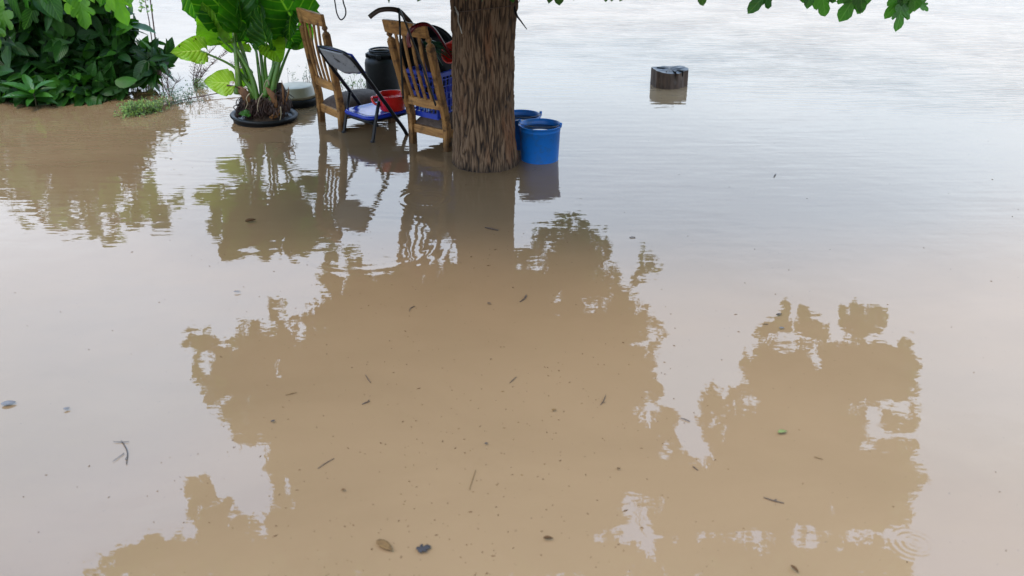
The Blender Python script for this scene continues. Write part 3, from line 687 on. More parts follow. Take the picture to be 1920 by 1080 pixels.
# ------------------------------------------------------------------ blue crate on the right-hand chair and what it holds
def crate():
    o = rc + rx*(-.085) + rf*.26
    t = empty('blue_crate', (o.x, o.y, .187), math.atan2(rx.y, rx.x), 'blue plastic lattice crate full of odds and ends on the chair seat by the trunk', 'crate')
    hx, hy, hz = .128, .20, .285
    def wall(p0, p1, name):
        p0, p1 = Vector(p0), Vector(p1); L_ = (p1-p0).length; d = (p1-p0).normalized(); n = Vector((d.y, -d.x, 0)); mb = MB()
        rot = Matrix((( d.x, n.x, 0), (d.y, n.y, 0), (0, 0, 1)))
        nb = max(6, int(L_/.033))
        for k in range(nb+1):
            mb.box(p0 + d*(L_*k/nb) + Vector((0, 0, hz/2)), (.0052, .012 if 0 < k < nb else .02, hz-.002), rot)
        for k, z in enumerate((.012, .06, .105, .15, .195, .238, .272)):
            mb.box(p0 + d*L_/2 + Vector((0, 0, z)), (L_, .009 if k not in (0, 6) else .021, .0055 if k not in (0, 6) else .026), rot)
        for k in range(1, nb, 1):
            if k % 4 in (1, 2): mb.box(p0 + d*(L_*(k+.5)/nb) - n*.004 + Vector((0, 0, .105)), (L_/nb-.006, .003, .088), rot)
            elif k % 4 == 3:
                for q in range(3): mb.box(p0 + d*(L_*(k+.25+.25*q)/nb) - n*.003 + Vector((0, 0, .15)), (.003, .004, .176), rot)
        return mb.build(name, M_['crate'], t, smooth=False)
    wall((-hx, -hy, 0), (hx, -hy, 0), 'side_wall'); wall((hx, -hy+.012, 0), (hx, hy-.012, 0), 'side_wall'); wall((hx, hy, 0), (-hx, hy, 0), 'side_wall'); wall((-hx, hy-.012, 0), (-hx, -hy+.012, 0), 'side_wall')
    mb = MB(); mb.box((0, 0, -.006), (2*hx+.01, 2*hy+.01, .010)); mb.build('base', M_['crate'], t, smooth=False)
    mb = MB()
    for k in range(5):
        mb.box((-.02 + k*.020, -hy-.012, .055 + .004*(k % 2)), (.012, .002, .030)); 
    mb.build('print', M_['print'], t, smooth=False)
    return t
ct = crate()
# black basin standing on edge in the crate, its hollow towards the camera
bc = atD(800, 112, 6.52)
axis = Vector((-.32, -.90, .28)).normalized(); rot = axis.to_track_quat('Z', 'Y').to_matrix()
t = empty('black_basin', bc, 0, 'large black plastic basin stood on edge in the blue crate behind the chair back', 'basin')
mb = MB(); mb.lathe([(0, -.13), (.15, -.13), (.165, -.12), (.19, -.02), (.205, 0), (.225, .004), (.225, -.006), (.212, -.010), (.198, -.03), (.174, -.125), (.155, -.14), (0, -.14)], n=72, rot=rot)
mb.build('bowl', M_['black_plastic'], t)
mb = MB()
for rr_, zz in ((.212, -.024), (.206, -.045), (.201, -.066)):
    mb.tube([rot @ Vector((rr_*math.cos(2*math.pi*k/64), rr_*math.sin(2*math.pi*k/64), zz)) for k in range(65)], .0045, 8, caps=False)
mb.build('rib', M_['black_plastic'], t)
# dark green strips
mb = MB()
s0 = atD(800, 84, 6.28)
for k in range(46):
    u = rng.random(); e = atD(808 + 52*u, 92 + 36*rng.random() - 6*u, 6.25 + .12*rng.random()); s = s0 + Vector((rng.uniform(-.03, .03), rng.uniform(-.02, .05), rng.uniform(-.03, .02)))
    m_ = s.lerp(e, .5) + Vector((0, -.02, .02*rng.random()+.01)); wdt = rng.uniform(.004, .009)
    mb.sweep(catmull([s, m_, e], 5), lambda i, w_=wdt: [(-w_*(1-.07*i), 0), (0, .0015), (w_*(1-.07*i), 0), (0, -.0015)], Vector((1, .2, .3)))
tag(mb.build('green_strips', M_['green_strap']), 'bundle of dark green strappy strips drooping over the rim of the blue crate', 'bundle')
# red dipper
dc = atD(843, 99, 6.24); ax = Vector((-.55, -.80, .25)).normalized(); rot = ax.to_track_quat('Z', 'Y').to_matrix()
t = empty('red_dipper', dc, 0, 'bright red plastic dipper cup lying against the trunk above the blue crate', 'dipper')
mb = MB(); mb.lathe([(0, -.085), (.044, -.085), (.050, -.078), (.062, -.002), (.059, -.002), (.046, -.076), (0, -.078)], n=40, rot=rot); mb.build('cup', M_['red'], t)
mb = MB(); mb.tube([rot @ Vector((.062*math.cos(2*math.pi*k/48), .062*math.sin(2*math.pi*k/48), 0)) for k in range(49)], .0038, 8, caps=False)
mb.tube([rot @ Vector(p) for p in ((0.0, .062, 0), (0.02, .085, .0), (.04, .14, -.01))], [.008, .006, .008], 8)
mb.build('rim', M_['red_rim'], t)
# dark red crook-handled stick
mb = MB(); D0 = 5.98
q = [atD(769, 88, D0-.08), atD(766, 78, D0-.08), atD(767, 64, D0-.08), atD(775, 52, D0-.08), atD(788, 46, D0-.04), atD(803, 46.5, D0), atD(815, 56, D0+.06), atD(826, 72, D0+.14), atD(838, 92, D0+.22), atD(860, 130, D0+.30)]
cpt = catmull(q, 7); mb.tube(cpt, [.0135 if i < 30 else (.0135-.005*min(1, (i-30)/8)) for i in range(len(cpt))], 12)
tag(mb.build('red_crook_handle', M_['maroon']), 'dark red crook handle hooked over the top rail of the chair by the trunk', 'stick')
mb = MB()
q = [atD(693, 32, 6.05), atD(700, 26, 6.05), atD(712, 19, 6.05), atD(730, 17, 6.07), atD(747, 20, 6.1), atD(760, 32, 6.13), atD(773, 48, 6.16), atD(790, 85, 6.25), atD(812, 150, 6.35)]
cpt = catmull(q, 7); mb.tube(cpt, .0148, 12)
tag(mb.build('brown_crook_handle', M_['brown_crook']), 'dark brown curved handle of a stick arching out above the chair back', 'stick')
mb = MB()
q = [atD(756, 185, 6.05), atD(753, 130, 5.95), atD(750.5, 75, 5.84), atD(749.5, 45, 5.82), atD(748.5, 26, 6.02), atD(748, 15.5, 6.09), atD(751, 21, 6.02), atD(760, 42, 5.83), atD(768, 62, 5.84), atD(783, 100, 5.92), atD(798, 140, 5.97), atD(808, 170, 6.0), atD(817, 198, 6.05)]
cpt = catmull(q, 7); mb.sweep(cpt, lambda i: [(-.006, -.002), (.006, -.002), (.006, .002), (-.006, .002)], Vector((1, 0, 0)))
tag(mb.build('black_strap', M_['cord']), 'thin black strap slung over the brown handle and down the slatted chair back', 'strap')

# ------------------------------------------------------------------ black canister
D0 = 7.85; c = at(717, 168); c = Vector((atD(718, 150, 7.85).x, 7.85, 0))
t = empty('black_canister', c, 0, 'black wide necked plastic canister standing in the water behind the chairs', 'canister')
mb = MB(); mb.lathe([(0, -.2), (.125, -.2), (.134, -.18), (.136, .20), (.128, .228), (.10, .245), (.092, .250), (.092, .285), (.086, .285), (.086, .2), (0, .19)], n=48); mb.build('body', M_['black_plastic'], t)
mb = MB(); mb.lathe([(.094, .262), (.112, .262), (.115, .268), (.115, .276), (.108, .28), (.094, .28)], n=48)
mb.lathe([(.086, .288), (.098, .288), (.100, .300), (.094, .303), (.086, .300)], n=48)
mb.build('neck_ring', M_['black_plastic'], t)
for a in (200, 265, 330):
    mb = MB(); mb.box((.112*math.cos(R(a)), .112*math.sin(R(a)), .262), (.03, .035, .034), Matrix.Rotation(R(a), 3, 'Z')); mb.build('grip', M_['black_plastic'], t, bevel=.006)
# ------------------------------------------------------------------ cream basin on black tub
c = Vector((atD(556, 180, 7.35).x, 7.35, 0))
t = empty('black_tub', c, 0, 'low round black tub floating beneath the cream basin beside the plant pot', 'tub')
mb = MB(); mb.lathe([(0, -.1), (.14, -.1), (.165, .03), (.170, .052), (.164, .055), (.15, .05), (0, .05)], n=48); mb.build('tub_body', M_['black_plastic'], t)
t = empty('cream_basin', c + Vector((.0, .0, .056)), 0, 'stained cream plastic basin turned upside down on the black tub, behind the wooden chair', 'basin')
mb = MB(); mb.lathe([(0, .082), (.110, .082), (.122, .077), (.138, .024), (.148, .022), (.150, .013), (.146, .010), (.147, .0), (.140, .0), (.105, .07), (0, .072)], n=56); mb.build('basin_body', M_['cream'], t)

# ------------------------------------------------------------------ blue buckets
def bucket(c, label, water=True, h=.222, ang=0, bail_dir=1):
    t = empty('blue_bucket', c, ang, label, 'bucket', 'blue buckets beside the tree trunk')
    mb = MB(); mb.lathe([(0, -.12), (.108, -.12), (.112, -.11), (.117, .0), (.1255, h-.035), (.127, h-.034), (.127, h-.028), (.1275, h-.008), (.134, h-.007), (.135, h-.001), (.132, h+.001), (.124, h-.002), (.120, h-.03), (.108, -.10), (0, -.11)], n=72)
    mb.build('body', M_['blue_bucket'], t)
    if water:
        mb = MB(); mb.lathe([(0, h-.034), (.06, h-.034), (.1195, h-.034)], n=48); mb.build('rainwater', M_['rain'], t)
    mb = MB()
    pts = [(.128*math.cos(R(a)), bail_dir*.125*math.sin(R(a))*(1.0) , h+.006 + .010*math.sin(R(a))) for a in range(0, 181, 6)]
    mb.tube(pts, .0022, 8); mb.build('wire_handle', M_['wire'], t)
    for s in (-1, 1):
        mb = MB(); mb.box((s*.131, 0, h+.004), (.012, .024, .026)); mb.tube([(s*.124, 0, h+.012), (s*.140, 0, h+.012)], .008, 10); mb.build('ear', M_['blue_bucket'], t, bevel=.002)
    return t
M_['rain'] = mat('dark_rain_water', (.03, .035, .04), (.025, .028, .03), scale=4, rough=.02, rvar=.01, bump=.0)
bc1 = Vector((atD(1012, 280, 5.99).x, 5.99, 0))
bucket(bc1, 'blue bucket brimming with rain water at the right foot of the trunk, nearest the camera', ang=R(-18), bail_dir=-1)
bc2 = Vector((atD(976, 222, 6.28).x, 6.285, 0))
bucket(bc2, 'blue bucket half hidden behind the trunk and the nearer bucket', ang=R(8), h=.20, bail_dir=-1)

# ------------------------------------------------------------------ stump
sc_ = Vector((atD(1253, 160, 7.93).x, 7.93, 0))
t = empty('tree_stump', sc_, 0, 'short sawn tree stump with a wet grey cut face standing alone in open water', 'stump')
M_['stump_bark'] = mat('wet_stump_wood', (.095, .055, .034), (.035, .02, .013), scale=22, rough=.55, bump=1.0, stretch=(1.6, 1.6, .35), c3=(.12, .075, .05), s3=16, t3=(.6, .72))
M_['cut'] = mat('wet_grey_cut_face', (.05, .052, .056), (.028, .03, .033), scale=30, spec=.3, rough=.4, bump=.4, c3=(.02, .02, .022), s3=14, t3=(.6, .66))
def srad(a, z):
    hexa = 1/ max(abs(math.cos((a+.3) % (math.pi/3) - math.pi/6)), .1)
    r = .135*(.6*hexa + .42)
    r *= 1 + .05*math.sin(3*a+1) + .035*math.sin(7*a+2+z*4) + .02*math.sin(15*a+z*9) + .05*max(0, .05-z)
    return r
mb = MB(); n = 120; zs_ = [-.15, 0, .02, .05, .08, .11, .128]; V = []; Fq = []
for z in zs_:
    for k in range(n):
        a = 2*math.pi*k/n; r = srad(a, z)
        if z > .06 and 281 < math.degrees(a) < 290: r *= .84
        if z > .09 and 310 < math.degrees(a) < 318: r *= .82
        V.append((r*math.cos(a), r*math.sin(a), z + (.008*math.sin(a*2+1) if z > .1 else 0)))
for i in range(len(zs_)-1):
    for k in range(n): Fq.append((i*n+k, i*n+(k+1) % n, (i+1)*n+(k+1) % n, (i+1)*n+k))
mb.add(V, Fq); mb.build('bark', M_['stump_bark'], t)
mb = MB(); top = V[-n:]; mb.add([(0, 0, .128)] + [(x*.5, y*.5, .129 + .004*math.sin(5*x*40)) for x, y, z in top] + [(x*.998, y*.998, z+.0005) for x, y, z in top], [(0, 1+k, 1+(k+1) % n) for k in range(n)] + [(1+k, 1+n+k, 1+n+(k+1) % n, 1+(k+1) % n) for k in range(n)])
mb.build('cut_face', M_['cut'], t, smooth=False)
for a, l0, l1, wd in ((R(284), .055, .128, .012), (R(314), .07, .135, .010), (R(250), .06, .12, .004), (R(160), .03, .10, .004)):
    mb = MB(); d = Vector((math.cos(a), math.sin(a), 0)); s = Vector((-d.y, d.x, 0))
    mb.add([d*l0 + Vector((0, 0, .1335)), d*l1 + s*wd/2 + Vector((0, 0, .1375)), d*(l1+.004) + Vector((0, 0, .09)), d*l1 - s*wd/2 + Vector((0, 0, .1375))], [(0, 1, 2), (0, 2, 3), (0, 3, 1)]); mb.build('crack', M_['cord'], t, smooth=False)

# ------------------------------------------------------------------ elephant ear plant in its black pot
pc = at(495, 216, .03)
t = empty('plant_pot', (pc.x, pc.y, 0), 0, 'round black plastic pot sunk to its rim in the water, holding the elephant ear plant', 'pot')
rt = Matrix.Rotation(R(2.5), 3, 'Y')
mb = MB(); mb.lathe([(.16, -.2), (.215, .0), (.222, .022), (.232, .026), (.236, .036), (.230, .044), (.214, .045), (.203, .040), (.198, .02), (.16, -.15)], n=72, rot=rt); mb.build('pot_body', M_['black_plastic'], t)
mb = MB(); V = []; nn = 40
for j in range(13):
    r = .203*j/12
    for k in range(nn):
        a = 2*math.pi*k/nn; x, y = r*math.cos(a), r*math.sin(a)
        V.append((x, y, .012 + .012*noise.noise(Vector((x*18, y*18, 0))) + .05*math.exp(-(x*x+y*y)/.012)))
mb.add(V, [(j*nn+k, j*nn+(k+1) % nn, (j+1)*nn+(k+1) % nn, (j+1)*nn+k) for j in range(12) for k in range(nn)]); mb.build('soil', M_['soil'], t)

pl = empty('elephant_ear_plant', (pc.x, pc.y, .04), 0, 'elephant ear plant with huge ribbed green leaves on thick stalks in the black pot', 'plant')
D0 = pc.y
def blob(px, py, D, r, h, seed):
    c = atD(px, py, D); mb = MB(); V = []; nn, mm = 26, 12
    for j in range(mm+1):
        v = j/mm; zz = -h/2 + h*v
        for k in range(nn):
            a = 2*math.pi*k/nn; rr_ = r*(math.sin(math.pi*min(.97, max(.05, v*.85+.1)))**.5)*(1+.25*noise.noise(Vector((math.cos(a)*3+seed, math.sin(a)*3, v*3))))
            V.append(c + Vector((rr_*math.cos(a), rr_*math.sin(a), zz)))
    mb.add(V, [(j*nn+k, j*nn+(k+1) % nn, (j+1)*nn+(k+1) % nn, (j+1)*nn+k) for j in range(mm) for k in range(nn)]); return mb
rootm = MB()
for (px, py, dd, r, h) in ((462, 198, .0, .05, .14), (485, 200, -.02, .06, .13), (510, 200, -.02, .06, .13), (527, 178, .04, .035, .17), (520, 196, .05, .05, .12), (495, 196, .07, .07, .15), (470, 193, .06, .05, .13), (536, 196, .07, .035, .10)):
    b_ = blob(px, py, D0+dd, r, h, px); rootm.add(b_.v, b_.f)
for k in range(260):
    px = rng.choice([455, 460, 475, 490, 505, 520, 528, 532]) + rng.uniform(-8, 8); py = rng.uniform(165, 200) if px > 515 else rng.uniform(180, 205)
    s = atD(px, py, D0 - rng.uniform(.02, .07)); q = s + Vector((rng.uniform(-.05, .05), rng.uniform(-.06, .01), 0)); q.z = max(.035, s.z - rng.uniform(.04, .12))
    rootm.tube(catmull([s, s.lerp(q, .5) + Vector((rng.uniform(-.03, .03), -.02, .015)), q], 4), rng.uniform(.0018, .004), 5)
rootm.build('root_clump', M_['roots'], pl, world=True)
# dry sheaths
for (pts, wd) in (([(446, 162), (452, 168), (462, 182), (466, 196)], .045), ([(497, 163), (506, 172), (514, 186), (518, 202)], .034), ([(524, 198), (522, 210), (514, 218), (505, 220)], .028), ([(528, 150), (530, 165), (531, 182), (531, 196)], .012), ([(540, 162), (541, 172), (538, 184), (535, 196)], .01)):
    mb = MB(); P = catmull([atD(x, y, D0-.09) for x, y in pts], 5)
    wf = [max(.0015, wd*.62*math.sin(math.pi*(.02+.88*(i/(len(P)-1)))**1.0)) for i in range(len(P))]
    mb.sweep(P, lambda i: [(wf[i]*math.cos(q_)*(1+.15*math.sin(3*q_+i)), wf[i]*.38*math.sin(q_) + (.25*wf[i]*math.cos(q_)**2)) for q_ in [k_*math.pi/8 for k_ in range(16)]], Vector((1, .2, .1)))
    mb.build('dry_sheath', M_['dry_sheath'], pl, world=True)
for pts in ([(493, 175), (486, 186), (483, 200), (484, 210)], [(468, 175), (462, 184), (464, 194), (460, 205)], [(526, 200), (527, 214), (524, 230)], [(505, 160), (501, 150), (496, 158), (494, 170)]):
    mb = MB(); P = catmull([atD(x, y, D0-.13) for x, y in pts], 5); mb.tube(P, [.005-.003*i/(len(P)-1) for i in range(len(P))], 7); mb.build('pale_root', M_['cream'], pl, world=True)

def big_leaf(base, tip, face, width, mat_, rnd=.5, fold=.25, droop=.2, waveamp=.025, lob=.24, name='leaf', seed=0):
    """heart shaped blade: base = stalk joint, tip = leaf tip, face = direction the upper side looks"""
    d = tip - base; L_ = d.length; d.normalize(); n_ = face - d*face.dot(d); n_.normalize(); s_ = d.cross(n_)
    nu, nv = 14, 22; V = []; UV = []; Fq = []
    for j in range(nv+1):
        v = j/nv; vv = -lob + (1+lob)*v                       # along the blade, lobes reach behind the joint
        if vv >= 0: half = math.sin(math.pi*(.5 + .5*vv)**.92)**.75 if vv < 1 else 0
        else: half = (1 - (abs(vv)/lob)**2.2)**.5 if abs(vv) < lob else 0
        half = max(0, half)*width/2
        for i in range(-nu, nu+1):
            u = i/nu; x = u*half
            # notch between the lobes
            if vv < 0: x = (abs(u)*.80 + .20*(abs(vv)/lob)**.5)*half*(1 if u >= 0 else -1) if abs(u) > 0 else 0
            wv = waveamp*math.sin(vv*13 + seed + (2.1 if u > 0 else 0))*abs(u)**2*L_*3
            z = fold*abs(x) - droop*L_*max(0, vv)**2 + wv*.8 + .022*L_*math.cos((vv - .35*abs(u))*math.pi*2*6.5)*abs(u)**.5
            vz = vv
            V.append(base + d*(vz*L_) + s_*x + n_*z); UV.append((.5+.5*u, max(0, vv)*.9 + .1 + (vv if vv < 0 else 0)))
    m_ = 2*nu+1
    for j in range(nv):
        for i in range(2*nu):
            vv = -lob + (1+lob)*(j+.5)/nv
            if vv < -.02 and i in (nu-1, nu): continue         # open notch
            a = j*m_+i; Fq.append((a, a+1, a+m_+1, a+m_))
    me = bpy.data.meshes.new(name); me.from_pydata([tuple(p) for p in V], [], Fq); me.update()
    uv = me.uv_layers.new(name='UVMap')
    for lp in me.loops: uv.data[lp.index].uv = UV[lp.vertex_index]
    a = me.attributes.new('rnd', 'FLOAT', 'POINT'); a.data.foreach_set('value', [rnd]*len(V))
    return link(name, me, mat_, pl, True)
def petiole(pts, r0, r1):
    mb = MB(); P = catmull(pts, 7); n = len(P)-1; mb.tube(P, [r1 + (r0-r1)*(1-i/n)**1.6 for i in range(n+1)], 12)
    return mb.build('stalk', M_['petiole'], pl, world=True)
Vc = Vector
#   joint px, tip px, D joint, D tip, width, facing, tone, material, stalk root px
LV = [
 ((430, 156), (381, 152), -.12, -.14, .19, (0, -1, .35), .75, 'taro_yellow', None),
 ((376, 95), (323, 97), -.10, -.22, .20, (.0, -1, .35), .55, 'taro_yellow', (476, 180)),
 ((352, -40), (360, 52), .18, .22, .22, (-.6, -.8, .2), .15, 'taro', None),
 ((410, 68), (376, 12), -.02, -.16, .26, (-.25, -1, .05), .74, 'taro', (463, 172)),
 ((420, 20), (345, -60), .0, -.15, .36, (.1, -1, .5), .10, 'taro', (470, 174)),
 ((436, 52), (404, -60), .03, .0, .38, (-.55, -1, .25), .20, 'taro', (474, 172)),
 ((452, 36), (440, -70), -.05, -.06, .34, (.5, -1, .25), .34, 'taro', None),
 ((474, 52), (452, -75), .05, .02, .34, (-.5, -1, .3), .22, 'taro', (492, 178)),
 ((547, 34), (492, -60), .02, -.10, .42, (.1, -1, .35), .16, 'taro', (520, 180)),
 ((545, 30), (538, 76), .0, -.06, .24, (-.5, -1, .4), .10, 'taro', None),
 ((500, 78), (478, 8), -.10, -.16, .24, (-.6, -1, .1), .16, 'taro', (510, 176)),
 ((508, 84), (527, 116), -.06, -.10, .20, (.3, -1, .3), .84, 'taro', None),
 ((512, 60), (500, 10), .10, .10, .22, (-.2, -1, .2), .80, 'taro', (516, 172)),
 ((460, 80), (440, 88), .16, .12, .17, (0, -1, .4), .80, 'taro', (478, 98)),
 ((558, 62), (588, 76), .22, .24, .26, (.3, -1, .3), .52, 'taro', (524, 170)),
 ((540, 62), (558, 92), .14, .16, .22, (.2, -1, .3), .08, 'taro', None),
 ((478, -20), (482, 20), .20, .22, .22, (0, -1, .4), .18, 'taro', (500, 168)),
 ((425, -30), (400, -90), .20, .35, .36, (0, -.8, .7), .35, 'taro', None),
 ((505, -40), (520, -95), .25, .40, .36, (0, -.7, .8), .3, 'taro', None),
 ((424, 66), (434, 100), .10, .08, .14, (0, -1, .4), .70, 'taro', None),
 ((466, 136), (450, 165), .05, .02, .12, (-.4, -1, .2), .8, 'taro', None),
]
for k, (j_, tp, dj, dt, wd, fc_, tone, mm, root) in enumerate(LV):
    if root: root = (490 + (root[0]-490)*.72, root[1] + 8)
    bj, tt = atD(*j_, D0+dj), atD(*tp, D0+dt)
    big_leaf(bj, tt, Vc(fc_), wd, M_[mm], tone, fold=.42, droop=.18, seed=k*1.7)
    if root:
        rp = atD(*root, D0+.02)
        bend = rp.lerp(bj, .5) + Vector(((rp.x-bj.x)*.10 + .02*math.sin(k*2.3), .03, .045))
        petiole([rp - Vector((0, 0, .05)), rp + Vector((0, 0, .03)), bend, bj], .024 if k != 13 else .008, .0065)
for (a_, b_, c_, r0) in (((486, 196), (474, 172), (452, 142), .030), ((448, 175), (446, 140), (438, 60), .036), ((497, 180), (505, 150), (514, 120), .024), ((508, 196), (517, 140), (541, 56), .028), ((482, 190), (470, 140), (432, 72), .026)):
    petiole([atD(*a_, D0-.03), atD(*b_, D0-.03), atD(*c_, D0)], r0, .012)
# stalk of the low yellow leaf
mb = MB(); mb.tube(catmull([atD(425, 160, D0-.14), atD(440, 162, D0-.12), atD(455, 170, D0-.08)], 5), .005, 8); mb.build('stalk', M_['dry_twig'], pl, world=True)
big_leaf(atD(466, 213, D0-.12), atD(447, 212, D0-.15), Vc((0, -1, 1)), .06, M_['young'], .5, seed=3, name='small_leaf')

# ------------------------------------------------------------------ left shrub, sapling, fig branch
def shrub():
    root = at(95, 176) + Vector((0, .45, 0))
    t = empty('leafy_shrub', (root.x, root.y, 0), 0, 'dense dark green glossy shrub standing in the water at the left edge', 'shrub')
    cl = []                                                     # shoots: centre, spread, outward
    def lobe(cpx, cpy, D, rx_, ry_, rz_, n):
        c = atD(cpx, cpy, D)
        for _ in range(n):
            u = Vector(unit(1)[0]); k = rng.random()**.33
            cl.append((c + Vector((u.x*rx_*k, u.y*ry_*k, u.z*rz_*k)), u))
    lobe(60, 60, 7.85, .62, .45, .36, 120); lobe(-70, 70, 7.9, .6, .5, .4, 70); lobe(140, 85, 7.8, .36, .36, .28, 60); lobe(60, 140, 7.55, .64, .28, .14, 80); lobe(60, 172, 7.42, .66, .10, .04, 46); lobe(190, 158, 7.5, .26, .10, .04, 12); lobe(150, 20, 7.9, .28, .3, .20, 24)
    lobe(255, 105, 7.75, .26, .22, .12, 16); lobe(285, 118, 7.7, .14, .12, .10, 6); lobe(215, 70, 7.8, .22, .2, .16, 14); lobe(230, 128, 7.75, .24, .18, .06, 14); lobe(20, 0, 7.8, .55, .4, .3, 80); lobe(120, -10, 7.7, .4, .3, .2, 40); lobe(215, 30, 7.8, .14, .15, .16, 12)
    pos, di, nm, sz_, rn_ = [], [], [], [], []
    stems = MB()
    for c, u in cl:
        if c.z < .05: c.z = .05 + rng.random()*.06
        axis = (u*.9 + Vector((0, -.2, .45)) + Vector(unit(1)[0])*.7).normalized()
        hl = max(0, min(1, (c.z-.15)/.75))
        for k in range(rng.randint(4, 9)):
            a = k*2.4 + rng.random()*.5; side = axis.orthogonal(); side = Matrix.Rotation(a, 3, axis) @ side
            d = (side*1.0 + axis*rng.uniform(.0, .55) + Vector((0, 0, -.35*rng.random()))).normalized()
            p = c - axis*(.012*k) + d*.01
            pos.append(p); di.append(d); nm.append(axis + Vector((0, -.15, .35)) + Vector(unit(1)[0])*.25); sz_.append(rng.uniform(.10, .20) if rng.random() < .75 else rng.uniform(.05, .10))
            rn_.append(min(1, max(0, rng.gauss(.32 + .25*max(0, c.z-.4), .22) + (.35 if rng.random() < .10 else 0))))
        b0 = Vector((root.x + (c.x-root.x)*.35, root.y + (c.y-root.y)*.3, -.05))
        if rng.random() < .15:
            mid_ = b0.lerp(c, .55) + Vector((rng.uniform(-.05, .05), rng.uniform(-.05, .05), .04))
            stems = MB(); stems.tube(catmull([b0, mid_, c], 5), [.009-.006*i/10 for i in range(11)], 6); stems.build('stem', M_['stem'], t, world=True)
    scatter('leaves', [T_oval, T_lance, T_oval], pos, di, nm, sz_, rn_, M_['shrub'], t)
shrub()
def rosette_plant(px, py, D, n, ln, label, mat_='young', T=T_lance, name='seedling', cat='plant', h=.10, group=None):
    base = Vector((atD(px, py, D).x, D, 0)); t = empty(name, base, 0, label, cat, group)
    mb = MB(); mb.tube([(0, 0, -.05), (.005, 0, h*.6), (0, .0, h)], [.006, .005, .004], 7); mb.build('stem', M_['stem'], t)
    pos, di, nm, sz_, rn_ = [], [], [], [], []
    for k in range(n):
        a = k*2.4; el = .05 + .9*(k/n); d = Vector((math.cos(a), math.sin(a)*.8 - .1, el)); pos.append(base + Vector((0, 0, h*(.45+.55*k/n)))); di.append(d); nm.append(Vector((-d.x*.3, -.4, 1))); sz_.append(ln*rng.uniform(.8, 1.1)); rn_.append(rng.uniform(.25, .8))
    scatter('leaves', [T], pos, di, nm, sz_, rn_, M_[mat_], t)
rosette_plant(62, 172, 7.25, 15, .20, 'young bright green seedling with pointed leaves in front of the dark shrub at the left', h=.12)
def fig_branch():
    root = Vector((atD(-60, 100, 7.6).x, 7.7, 0))
    t = empty('fig_sapling', root, 0, 'light green broad leaved fig branches hanging over the dark shrub in the top left corner', 'tree')
    mb = MB(); mb.tube(catmull([root + Vector((0, .1, -.1)), root + Vector((.1, .1, .7)), root + Vector((.3, 0, 1.15)), atD(90, -60, 7.35), atD(200, -40, 7.3), atD(250, -20, 7.3)], 6), [.03-.024*i/30 for i in range(31)], 9)
    mb.build('trunk', M_['stem'], t, world=True)
    L_ = [(18, -34, 30, 46), (-8, -6, -2, 40), (52, -20, 44, 22), (90, -10, 112, 40), (130, -16, 160, 45), (150, 4, 162, 52), (205, -30, 205, 20), (216, -16, 232, 46), (236, -34, 242, 6), (180, -36, 182, 6), (118, -30, 140, 8), (70, -40, 78, 8), (8, 20, -10, 70), (196, -20, 190, 12), (160, -40, 168, 4), (226, -46, 222, 0), (-20, 40, -10, 96), (60, 20, 48, 56)]
    pos, di, nm, sz_, rn_ = [], [], [], [], []
    for i, (a, b, c, d) in enumerate(L_):
        D = 7.25 + .12*rng.random(); p, q = atD(a, b, D), atD(c, d, D-.05); pos.append(p); di.append(q-p); nm.append((rng.uniform(-1.1, 1.1), -1, rng.uniform(-.3, 1))); sz_.append((q-p).length*1.0); rn_.append(rng.uniform(.0, .9) if i != 7 else .7)
    for k in range(26):
        p = atD(rng.uniform(-60, 250), rng.uniform(-110, -60), 7.3 + rng.random()*.5); pos.append(p); di.append((rng.uniform(-1, 1), rng.uniform(-1, 0), -.7)); nm.append((0, -.5, 1)); sz_.append(rng.uniform(.13, .2)); rn_.append(rng.random())
    scatter('crown', [T_lobe, T_lobe2, T_simple], pos, di, nm, sz_, rn_, M_['fig'], t)
fig_branch()

# ------------------------------------------------------------------ weeds
def tiny(name, label, cat, cpts, n, size, mat_, spread, zmax, kind=None, parent=None, group=None, D=None):
    t = empty(name, at(*cpts[0]), 0, label, cat, group); pos, di, nm, sz_, rn_ = [], [], [], [], []; mb = MB()
    for k in range(n):
        i = rng.randrange(len(cpts)-1) if len(cpts) > 1 else 0; u = rng.random()
        c = at(*cpts[i]).lerp(at(*cpts[min(i+1, len(cpts)-1)]), u)
        p = c + Vector((rng.gauss(0, spread), rng.gauss(0, spread*1.2), rng.random()**1.6*zmax + .002))
        m_ = rng.randint(3, 6)
        if rng.random() < .35: mb.tube([(p.x+rng.uniform(-.03, .03), p.y+rng.uniform(-.03, .03), -.005), (p.x, p.y, p.z)], [.0018, .001], 4)
        for _ in range(m_):
            pos.append(p + Vector((rng.gauss(0, .008), rng.gauss(0, .008), rng.gauss(0, .005)))); di.append(unit(1)[0] + [0, 0, .3]); nm.append((rng.gauss(0, .4), -.4, 1)); sz_.append(size*rng.uniform(.6, 1.3)); rn_.append(rng.random())
    tag(mb.build('stems', M_['stem'], t, world=True), kind='stuff')
    scatter('leaves', [T_tiny], pos, di, nm, sz_, rn_, M_[mat_], t)
tiny('floating_weed', 'mat of tiny leaved green weed floating in front of the dark shrub', 'weed', [(238, 216), (262, 213), (300, 205)], 330, .016, 'weed', .04, .085)
tiny('floating_weed', 'thin dark green weed sprays floating just left of the elephant ear plant', 'weed', [(296, 203), (330, 192), (352, 186), (362, 198)], 150, .013, 'weed_dark', .045, .10)
tiny('brown_weed', 'olive brown small leaved weed growing at the water edge under the shrub', 'weed', [(170, 172), (210, 165), (250, 160), (282, 153)], 330, .018, 'weed_brown', .04, .13)
tiny('small_weed', 'sparse tiny leaved weed rising behind the cream basin', 'weed', [(545, 158), (570, 160), (590, 160)], 60, .010, 'weed_dark', .03, .16)
